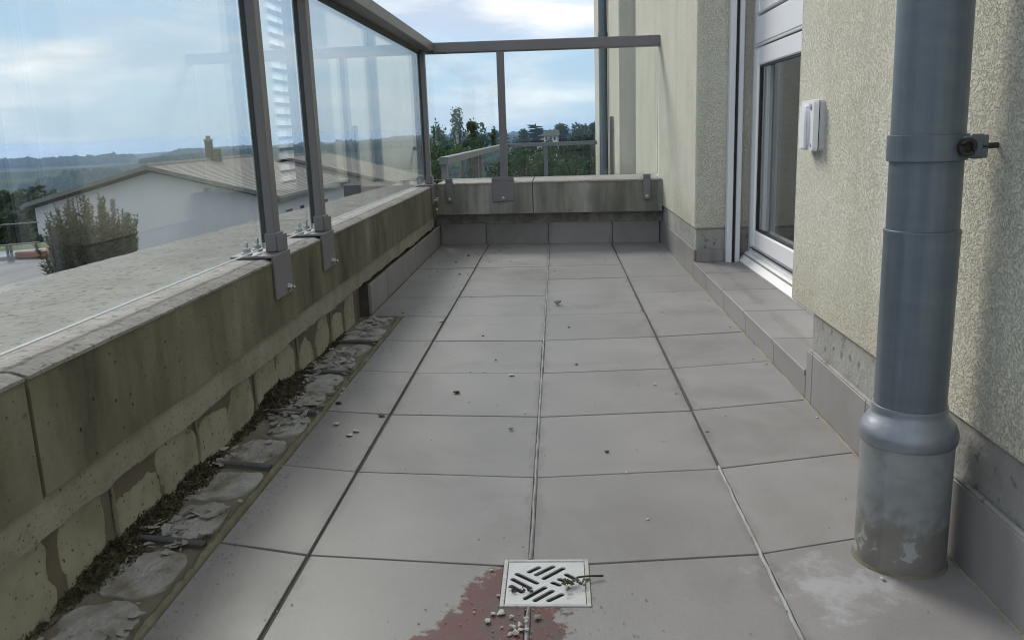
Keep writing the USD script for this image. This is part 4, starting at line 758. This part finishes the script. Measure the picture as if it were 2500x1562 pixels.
# woods on the hills: clumped crowns, one mass each
ico = trimesh.creation.icosphere(1, 1.0)
def wood(n, r0, r1, a0, a1, dens, size, seed):
    rg = np.random.default_rng(seed); out = []
    R = np.sqrt(rg.uniform(r0*r0, r1*r1, n)); A = np.radians(rg.uniform(a0, a1, n)); x, y = R*np.sin(A), R*np.cos(A)
    keep = meshkit.fbm(np.stack([x/620, y/620, 0*x+seed], -1), 3) > dens
    x, y = x[keep], y[keep]; h = land(x, y); m = len(x)
    s = rg.uniform(.7, 1.3, (m, 1, 1))*size; V = ico.vertices[None]*s*np.array([1, 1, 1.15]); V = V*(1+.18*rg.normal(size=V.shape)) + np.stack([x, y, h+size*.4], 1)[:, None]
    F = ico.faces[None] + (np.arange(m)*len(ico.vertices))[:, None, None]
    return trimesh.Trimesh(V.reshape(-1, 3), F.reshape(-1, 3), process=False)
obj('forest', [wood(9000, 3300, 4700, -45, 12, .44, 15, 1), wood(3000, 1900, 3200, -45, 12, .60, 11, 2), wood(4200, 8000, 9200, -45, 14, .47, 30, 3), wood(1500, 700, 1700, -45, 12, .58, 8, 4)], 'forest_look', kind='stuff', label='dark woods covering the distant hills')
# town in the valley
def small_house(w, d, h, rh):
    p = [(-w/2, 0), (w/2, 0), (w/2, h), (0, h+rh), (-w/2, h)]
    wall = extr(p, d, 'y', (0, -d/2, 0)); e = .5
    roof = join([extr([(0, h+rh+.3), (w/2+e, h-.2), (w/2+e, h+.15), (0, h+rh+.65)], d+1, 'y', (0, -d/2-.5, 0)), extr([(0, h+rh+.3), (0, h+rh+.65), (-w/2-e, h+.15), (-w/2-e, h-.2)], d+1, 'y', (0, -d/2-.5, 0))])
    return wall, roof
t0 = None; k = 0
rg = np.random.default_rng(5)
spots = []
while len(spots) < 90:
    d = rg.uniform(2050, 2900); a_ = math.radians(rg.normal(-29.5, 2.0) if rg.random() < .8 else rg.uniform(-34, -16)); spots.append((d*math.sin(a_)+EYE[0], d*math.cos(a_)+EYE[1]))
for x, y in spots:
    z = float(land(np.array([x]), np.array([y]))[0]) - .5
    if t0 is None:
        t0 = thing('village_house', 'tiny pale gabled house of the village far below in the valley', 'house', (x, y, z), rg.uniform(0, 3), 'village houses in the valley')
        w_, r_ = small_house(11, 14, 6, 4.5); obj('wall', w_, 'town_wall', t0); obj('roof', r_, 'roof_red', t0)
    else: copy_of(t0, 'village_house', 'tiny pale gabled house of the village far below in the valley', 'house', 'village houses in the valley', (x, y, z), rg.uniform(0, 3), rg.uniform(.7, 1.5))

# ================================================================ HOUSES
def gable_house(name, label, P, ridge_px_end, W, Lr, pitch, wall_look, base, roof_look='roof_tile', chimney=None, u=None, guards=False):
    """P: peak of the near gable; u: ridge direction in plan. The near gable stands square to u."""
    t = thing(name, label, 'house')
    u = np.array([u[0], u[1]], float); u /= np.linalg.norm(u); v = np.array([u[1], -u[0]])          # v: to the right seen from the near gable
    drop_ = W/2*math.tan(pitch)
    def w(a, b, z): return (P[0]+u[0]*a+v[0]*b, P[1]+u[1]*a+v[1]*b, z)
    zP = P[2]-.22; ze = zP-drop_
    pts = [w(a, b, z) for a in (.35, Lr-.35) for b, z in ((-W/2+.0, ze), (W/2, ze), (0, zP), (-W/2, base), (W/2, base))]
    obj('wall', hull(pts), wall_look, t)
    ov, n = .18, 34
    for s in (1, -1):
        strips = []
        for i in range(n):
            b0, b1 = (W/2+ov)*i/n, (W/2+ov)*(i+1)/n+.05
            z0, z1 = P[2]-b0*math.tan(pitch), P[2]-b1*math.tan(pitch)+.028
            q = [w(0, s*b0, z0), w(Lr, s*b0, z0), w(Lr, s*b1, z1), w(0, s*b1, z1)]
            q += [(x, y, z-.10) for x, y, z in q]; strips.append(hull(q))
        obj('roof_slope', strips, roof_look, t)
    for s in (1, -1):
        q = []
        for a in (-.06, -.002):
            for b, z in ((0, P[2]+.03), (s*(W/2+ov), P[2]-(W/2+ov)*math.tan(pitch)+.03)):
                q += [w(a, b, z), w(a, b, z-.15)]
        obj('verge', hull(q), 'verge', t)
        q = [w(a, s*(W/2+ov+d_), P[2]-(W/2+ov)*math.tan(pitch)+dz) for a in (-.05, Lr) for d_ in (.0, .12) for dz in (-.06, -.18)]
        obj('gutter', hull(q), 'verge', t)
    obj('ridge', tube([w(0, 0, P[2]+.02), w(Lr, 0, P[2]+.02)], .09, 6), roof_look, t)
    if chimney:
        a, b, cw, ch = chimney
        c0 = np.array(w(a, b, P[2])); zb = P[2]-abs(b)*math.tan(pitch)-.4
        def bx(da, db, sa, sb, z0, z1): return hull([w(a+da+i*sa/2, b+db+j*sb/2, z) for i in (-1, 1) for j in (-1, 1) for z in (z0, z1)])
        ch_ = obj('chimney', [bx(0, 0, cw, cw, zb, P[2]+ch*.78), bx(0, .32, cw*.8, .3, zb, P[2]+ch*.45)], 'chimney_look', t)
        obj('cap', [bx(0, 0, cw*1.15, cw*1.15, P[2]+ch*.78+.002, P[2]+ch*.86), bx(0, 0, cw*.6, cw*.6, P[2]+ch*.862, P[2]+ch)], 'flat_roof', ch_)
    return t, w, ze
P1 = far(345, 393, 33.0); E1 = far(583, 372, 42.6)
u1 = (E1-P1)[:2]; L1 = np.linalg.norm(u1)
vL, vR = far(85, 484, 33.0), far(612, 455, 33.0)
W1 = 8.9; u1v = np.array([ -.10, 1.0])
# gable square to the line of sight, ridge running back and to the right
sight = (P1-EYE)[:2]/np.linalg.norm((P1-EYE)[:2]); perp = np.array([sight[1], -sight[0]])
ud = u1/L1
h1, w1, ze1 = gable_house('house', 'nearest white gabled house below, with brown tiled roof and a chimney', (P1[0], P1[1], P1[2]), None, W1, L1+.5, math.radians(14.5), 'house_white', -11.0, chimney=(5.9, .0, .25, 1.0), u=ud)
for a, z0, z1, ww in ((1.6, ze1-1.5, ze1-.35, .9), (3.3, ze1-1.4, ze1-.35, .7), (5.2, ze1-1.5, ze1-.35, 1.0), (7.0, ze1-1.4, ze1-.4, .7)):
    f = obj('window', hull([w1(a+i*ww/2, W1/2+k, z) for i in (-1, 1) for k in (-.02, .02) for z in (z0, z1)]), 'house_white', h1)
    obj('pane', hull([w1(a+i*(ww/2-.07), W1/2+k, z) for i in (-1, 1) for k in (.0, .028) for z in (z0+.07, z1-.07)]), 'window_dark', f)
P2 = far(671, 371, 47.0); E2 = far(829, 359, 53.5); u2 = (E2-P2)[:2]
h2, w2, ze2 = gable_house('house', 'second brown roofed house, behind the first one to the right', (P2[0], P2[1], P2[2]), None, 11.5, np.linalg.norm(u2), math.radians(14.5), 'house_pink', -12.0, u=ud*.8+u2/np.linalg.norm(u2)*.2)
for b in (1.2, 3.4): obj('window', hull([w2(.33+k, b+i*.5, z) for i in (-1, 1) for k in (-.03, .02) for z in (ze2-.9, ze2+.1)]), 'window_dark', h2)
# white house among the trees on the right
pw = far(1301, 321.5, 84.0)
h3 = thing('house', 'small white house with a dark roof among the trees on the skyline', 'house', (pw[0], pw[1], 0), -.05)
zt = pw[2]
obj('wall', [box(-.62, .62, 0, 4, zt-6, zt-.02)], 'house_white', h3)
obj('roof', [hull([(-.8, -.3, zt), (.8, -.3, zt), (.8, 4.3, zt), (-.8, 4.3, zt), (-.72, 2, zt+.55), (.72, 2, zt+.55)])], 'forest_look', h3)
for i in (-.40, 0, .40): obj('window', [box(i-.09, i+.09, -.03, .02, zt-.40, zt-.12)], 'window_dark', h3)
pr = far(1268, 331, 100.0)
h4 = thing('house', 'low house with a dull red roof below the tall spruce on the skyline', 'house', (pr[0], pr[1], 0), -.05)
obj('wall', [box(-1.6, 1.6, 0, 5, pr[2]-5, pr[2]-.02)], 'house_pink', h4); obj('roof', [hull([(-1.9, -.4, pr[2]), (1.9, -.4, pr[2]), (1.9, 5.4, pr[2]), (-1.9, 5.4, pr[2]), (-1.2, 2.5, pr[2]+.6), (1.2, 2.5, pr[2]+.6)])], 'roof_red', h4)

# neighbour's flat roof terrace at the lower left
c0 = far(45, 612, 21.0)
fr_ = thing('flat_building', 'low flat roofed building with a grey terrace at the lower left', 'building')
zf = c0[2]
obj('roof_deck', [slab([tuple(far(-60, 600, 16.0)[:2]), tuple(far(130, 600, 16.0)[:2]), tuple(far(112, 610, 22.0)[:2]), tuple(far(-60, 610, 22.0)[:2])], -11, zf-.10)], 'flat_roof', fr_)
obj('kerb', [tube([far(-60, 610, 22.0)*[1, 1, 0]+[0, 0, zf-.02], far(112, 610, 22.0)*[1, 1, 0]+[0, 0, zf-.02]], .11, 4)], 'house_white', fr_)
nr2 = thing('glass_railing', 'distant thin railing with glass in front of the meadow at the lower left', 'railing')
ra, rb = far(-60, 577, 21.6), far(95, 577, 21.6); zr = far(45, 577, 21.6)[2]
ra[2] = rb[2] = zr; rc = far(97, 561, 27.0); rc[2] = zr+.0
obj('handrail', [tube([ra, rb], .02, 6)], 'rail_paint', nr2); obj('handrail', [tube([far(-60, 577, 27.5)*[1, 1, 0]+[0, 0, zr], far(100, 577, 27.5)*[1, 1, 0]+[0, 0, zr]], .02, 6)], 'rail_paint', nr2)
for px_ in (15, 24): q = far(px_, 577, 21.6); obj('post', [tube([(q[0], q[1], zf-.1), (q[0], q[1], zr)], .03, 6)], 'rail_paint', nr2)
gq = [np.array([ra[0], ra[1]]), np.array([rb[0], rb[1]])]
obj('glass_pane', [slab([gq[0], gq[1], gq[1]+sight*.012, gq[0]+sight*.012], zf+.1, zr-.03)], 'glass', nr2)
pl = far(78, 607, 21.9); obj('planter', [box(pl[0]-.3, pl[0]+.6, pl[1]-.2, pl[1]+.2, zf-.09, zf+.06, .03)], 'planter', label='long terracotta planter on the flat roof terrace at the lower left', cat='planter')
md = [tuple(far(-80, 600, d)[:2]) for d in (22.2, 28.0)]; me = [tuple(far(300, 600, d)[:2]) for d in (22.2, 28.0)]
obj('meadow', [slab([md[0], me[0], me[1], md[1]], -9, zf-.35)], 'meadow', kind='structure', label='yellow green meadow behind the flat roof')

# ================================================================ TREES
def leaves(centres, radii, n, size, rg, droop=0.0, shell=.55, narrow=.45):
    c = np.asarray(centres, float); w = np.asarray(radii, float).mean(1) if np.ndim(radii[0]) else np.asarray(radii, float)
    k = rg.choice(len(c), n, p=w**2/np.sum(w**2)); d = rg.normal(size=(n, 3)); d /= np.linalg.norm(d, axis=1, keepdims=True)
    r = np.asarray(radii, float)[k]; r = r[:, None] if r.ndim == 1 else r
    p = c[k] + d*r*(shell+(1-shell)*rg.random((n, 1)))**.7*rg.uniform(.75, 1.1, (n, 1))
    p[:, 2] -= droop*rg.random(n)
    a = rg.normal(size=(n, 3)); a[:, 2] -= droop*1.5; a /= np.linalg.norm(a, axis=1, keepdims=True); b = np.cross(a, rg.normal(size=(n, 3))); b /= np.linalg.norm(b, axis=1, keepdims=True)
    s = size*rg.uniform(.6, 1.3, (n, 1))
    V = np.stack([p-a*s*.5, p+b*s*narrow*.5, p+a*s*.5, p-b*s*narrow*.5], 1).reshape(-1, 3); i = np.arange(n)*4
    return trimesh.Trimesh(V, np.vstack([np.c_[i, i+1, i+2], np.c_[i, i+2, i+3]]), process=False)
def broad(name, label, base, top, width, look, n, size, seed, bark='bark', group=None, droop=0., clumps=26, low=.25, gaps=.9, cat='tree'):
    rg = np.random.default_rng(seed); h = top[2]-base[2]; t = thing(name, label, cat, base, 0, group)
    lean = (np.array(top)-np.array(base))[:2]
    tr = [tube([(0, 0, -.5), (lean[0]*.3, lean[1]*.3, h*.35), (lean[0]*.7, lean[1]*.7, h*.7), (lean[0], lean[1], h*.97)], [h*.022, h*.017, h*.009, h*.002], 7)]
    C, R = [], []
    for i in range(clumps):
        f = low+(1-low)*((i+rg.random())/clumps)**.85; env = math.sin(math.pi*min(1, max(.06, (f-low)/(1-low)*.86+.14)))**.7
        a = rg.uniform(0, 6.28); q = width/2*env*rg.uniform(.25, .95)
        c = np.array([lean[0]*f+q*math.cos(a), lean[1]*f+q*math.sin(a), h*f-width*.05]); r = width*rg.uniform(.10, .20)*(.55+.45*env)
        C.append(c); R.append((r, r, r*rg.uniform(.7, 1.1)))
        s0 = np.array([lean[0]*f*.8, lean[1]*f*.8, h*max(.15, f-.18)]); tr.append(tube([s0, (s0+c)/2+[0, 0, .03*h], c], [h*.006, h*.004, h*.001], 5, False))
    C.append(np.array([lean[0], lean[1], h*.96])); R.append((width*.07, width*.07, h*.05))
    obj('trunk', tr, bark, t); obj('crown', leaves(C, R, n, size, rg, droop), look, t); return t
def conifer(name, label, base, top, width, look, n, seed, group=None, ragged=.5, layers=16):
    rg = np.random.default_rng(seed); h = top[2]-base[2]; t = thing(name, label, 'tree', base, 0, group)
    obj('trunk', tube([(0, 0, -.5), (0, 0, h*.5), (0, 0, h)], [h*.02, h*.012, h*.002], 7), 'bark', t)
    V = []; br = []
    for i in range(layers*7):
        f = .06+.92*rg.random()**.8; L_ = width/2*(1-f)**.85*rg.uniform(1-ragged, 1.1)+.02*width; a = rg.uniform(0, 6.28); dirv = np.array([math.cos(a), math.sin(a), -.25+.5*f])
        s0 = np.array([0, 0, h*f]); br.append((s0, dirv, L_))
    P = []
    m = n//len(br)
    for s0, dv, L_ in br:
        tt = rg.random(m)**.8; p = s0+dv*(tt*L_)[:, None]; p[:, 2] -= .12*L_*tt**2; side = np.cross(dv, [0, 0, 1]); side /= np.linalg.norm(side)
        a = side*rg.choice([-1, 1], m)[:, None]*rg.uniform(.3, 1, (m, 1))+dv*.6+np.stack([0*tt, 0*tt, -.3*rg.random(m)], 1); a /= np.linalg.norm(a, axis=1, keepdims=True)
        s = (width*.09*(1.15-tt))[:, None]*rg.uniform(.5, 1.2, (m, 1)); b = np.cross(a, rg.normal(size=(m, 3))); b /= np.linalg.norm(b, axis=1, keepdims=True)
        P.append(np.stack([p-b*s*.18, p+b*s*.18, p+a*s], 1).reshape(-1, 3))
    P = np.vstack(P); obj('crown', trimesh.Trimesh(P, np.arange(len(P)).reshape(-1, 3), process=False), look, t); return t
def gz(p): return float(land(np.array([p[0]]), np.array([p[1]]))[0])
def put(px, py, d):
    p = far(px, py, d); b = p.copy(); b[2] = gz(p); return b, p
RT = 'trees on the slope beyond the terrace'
b, t = put(1078, 247, 46); broad('birch_tree', 'tallest birch with drooping twigs, left of the grey railing post', b, t, 3.2, 'leaf_birch', 6500, .17, 21, 'birch_bark', None, .7, 44, .2)
b, t = put(1030, 279, 44); broad('birch_tree', 'slender birch close to the corner post of the railing', b, t, 3.4, 'leaf_birch', 6000, .19, 22, 'birch_bark', None, .5, 26, .2)
b, t = put(1112, 283, 47); broad('leafy_tree', 'bushy green tree just right of the tallest birch', b, t, 4.4, 'leaf_mid', 7000, .24, 23, droop=.1, clumps=30)
b, t = put(1140, 318, 45); broad('leafy_tree', 'low round tree at the right foot of the birch group', b, t, 4.2, 'leaf_mid', 5200, .24, 24)
b, t = put(1050, 322, 43); broad('leafy_tree', 'low dark bush filling the gap between the two birches', b, t, 3.6, 'leaf_mid', 4600, .22, 25)
b, t = put(1166, 302, 50); broad('leafy_tree', 'small tree showing directly left of the middle railing post', b, t, 3.0, 'leaf_mid', 4200, .22, 26)
b, t = put(1197, 306, 52); conifer('fir_tree', 'narrow dark fir half hidden by the middle railing post', b, t, 2.0, 'leaf_spruce', 3600, 27, None)
b, t = put(1216, 318, 80); conifer('fir_tree', 'smallest conifer just right of the middle railing post', b, t, 3.0, 'leaf_spruce', 2600, 28)
b, t = put(1238, 309, 85); broad('pine_tree', 'flat topped pine between the small conifer and the tall spruce', b, t, 6.5, 'leaf_dark', 4200, .42, 29, low=.45)
b, t = put(1266, 291, 90); conifer('spruce_tree', 'tall pointed spruce on the skyline beside the white house', b, t, 9.5, 'leaf_spruce', 6000, 30, None, .6, 18)
b, t = put(1324, 294, 88); broad('leafy_tree', 'tall oval tree just right of the white house', b, t, 6.6, 'leaf_dark', 6000, .42, 31, low=.3, clumps=30)
b, t = put(1362, 292, 86); broad('leafy_tree', 'broad dark tree, widest on the skyline at the right', b, t, 8.5, 'leaf_dark', 7600, .42, 32, low=.3, clumps=34)
b, t = put(1384, 296, 84); broad('leafy_tree', 'dark tree overlapping the right side of the broad one', b, t, 5.5, 'leaf_dark', 4600, .42, 33, low=.3)
b, t = put(1402, 289, 80); broad('leafy_tree', 'rightmost dark tree cut off by the building edge', b, t, 5.0, 'leaf_dark', 4600, .42, 34, low=.3)
b, t = put(1290, 320, 112); broad('leafy_tree', 'round bush standing left behind the white house', b, t, 7, 'leaf_dark', 2600, .5, 35, low=.3)
b, t = put(1300, 331, 70); broad('bush', 'dark bush hiding the lower walls of the small white house', b, t, 5.0, 'leaf_dark', 4200, .34, 48, low=.3, clumps=26, cat='bush')
hl = ['green hedge bush low behind the birches', 'green bush behind the left glass pane of the neighbour railing', 'green bush below the middle railing post', 'yellow green bush right of the middle railing post', 'dense green bush behind the far railing upright', 'dense bush below the white house', 'dark bush below the broad skyline tree', 'dark bush beside the building edge behind glass', 'low bush between the hedge bushes and the railing foot', 'low flowering bush at the right behind the glass']
for i, (px_, py_, d, wd) in enumerate(((1040, 345, 34, 4), (1085, 350, 33, 4.4), (1140, 346, 34, 4.4), (1190, 352, 33, 4), (1235, 348, 36, 4.6), (1290, 353, 35, 4.6), (1340, 348, 36, 4.6), (1395, 346, 34, 4.2), (1110, 378, 27, 4), (1330, 380, 27, 4.6))):
    b, t = put(px_, py_, d); broad('bush', hl[i], b, t, wd, 'leaf_mid' if i not in (6, 7) else 'leaf_dark', 5200, .20, 50+i, low=.3, clumps=30, cat='bush')
# dark trees at the left
ll = ['pointed dark fir topping the trees at the left edge', 'dark tree left of the pointed fir', 'dark tree at the extreme left edge of the view', 'dark tree between the pointed fir and the white gable', 'lower dark green tree above the thin railing at the left', 'lower green bush next to the white gable']
b, t = put(87, 430, 44); conifer('fir_tree', ll[0], b, t, 4.6, 'leaf_spruce', 7000, 70, None, .35, 20)
for i, (px_, py_, d, wd, lk) in enumerate(((50, 450, 42, 6, 'leaf_dark'), (5, 456, 41, 6, 'leaf_dark'), (112, 458, 46, 5.5, 'leaf_dark'), (25, 505, 36, 5, 'leaf_dark'), (80, 520, 37, 4.6, 'leaf_mid'))):
    b, t = put(px_, py_, d); broad('leafy_tree', ll[i+1], b, t, wd, lk, 9000, .34, 71+i, low=.12, clumps=36)
for i, (px_, py_, d, wd) in enumerate(((-40, 470, 42, 7), (-20, 520, 36, 5))):
    b, t = put(px_, py_, d); broad('leafy_tree', ['dark tree rising just outside the left edge', 'low dark tree just outside the left edge'][i], b, t, wd, 'leaf_dark', 6000, .36, 85+i, low=.12, clumps=30)
# feathery shrub in front of the gable: upright plumes
sb = far(225, 640, 14.0); rg = np.random.default_rng(90)
shr = thing('tall_shrub', 'feathery upright shrub with rusty tips in front of the white gable', 'shrub', (sb[0], sb[1], 0))
sc = 14.0/2008; stems = []; LG, LR = [], []
for i in range(190):
    px_ = rg.uniform(-1, 1); topx = px_*88 + rg.normal(0, 9); ht = 172*(1-.30*abs(px_)**2)*rg.uniform(.32, .97)
    bx_ = px_*52; depth = rg.uniform(-.35, .35)
    A0 = np.array([perp[0]*bx_*sc+sight[0]*depth, perp[1]*bx_*sc+sight[1]*depth, sb[2]-1.2]); A1 = np.array([perp[0]*topx*sc+sight[0]*depth*1.6, perp[1]*topx*sc+sight[1]*depth*1.6, sb[2]+ht*sc])
    stems.append(tube([A0, A0*.4+A1*.6+[0, 0, .1], A1], [.008, .005, .0015], 5, False))
    m = 330; tt = rg.uniform(.05, 1, m); p = A0+(A1-A0)*tt[:, None]; rad = .075*(1.05-tt)**.6+.018
    ang = rg.uniform(0, 6.28, m); d = np.stack([np.cos(ang), np.sin(ang), rg.uniform(.3, 1.0, m)], 1); d /= np.linalg.norm(d, axis=1, keepdims=True)
    s = (rad*rg.uniform(.8, 1.5, m))[:, None]; bb = np.cross(d, rg.normal(size=(m, 3))); bb /= np.linalg.norm(bb, axis=1, keepdims=True)
    tri = np.stack([p-bb*s*.2, p+bb*s*.2, p+d*s*1.3], 1)
    rust = (tt > .72) & (rg.random(m) < .55)
    LG.append(tri[~rust].reshape(-1, 3)); LR.append(tri[rust].reshape(-1, 3))
LG, LR = np.vstack(LG), np.vstack(LR)
obj('stem', stems, 'bark', shr); obj('foliage', trimesh.Trimesh(LG, np.arange(len(LG)).reshape(-1, 3), process=False), 'leaf_shrub', shr); obj('tip_foliage', trimesh.Trimesh(LR, np.arange(len(LR)).reshape(-1, 3), process=False), 'leaf_rusty', shr)

# ================================================================ HAZE
hz = trimesh.creation.box([33000, 33000, 300]); hz.apply_translation((0, 0, -110)); obj('haze', hz, 'haze_look', kind='stuff', label='thin blue summer haze over the valley')
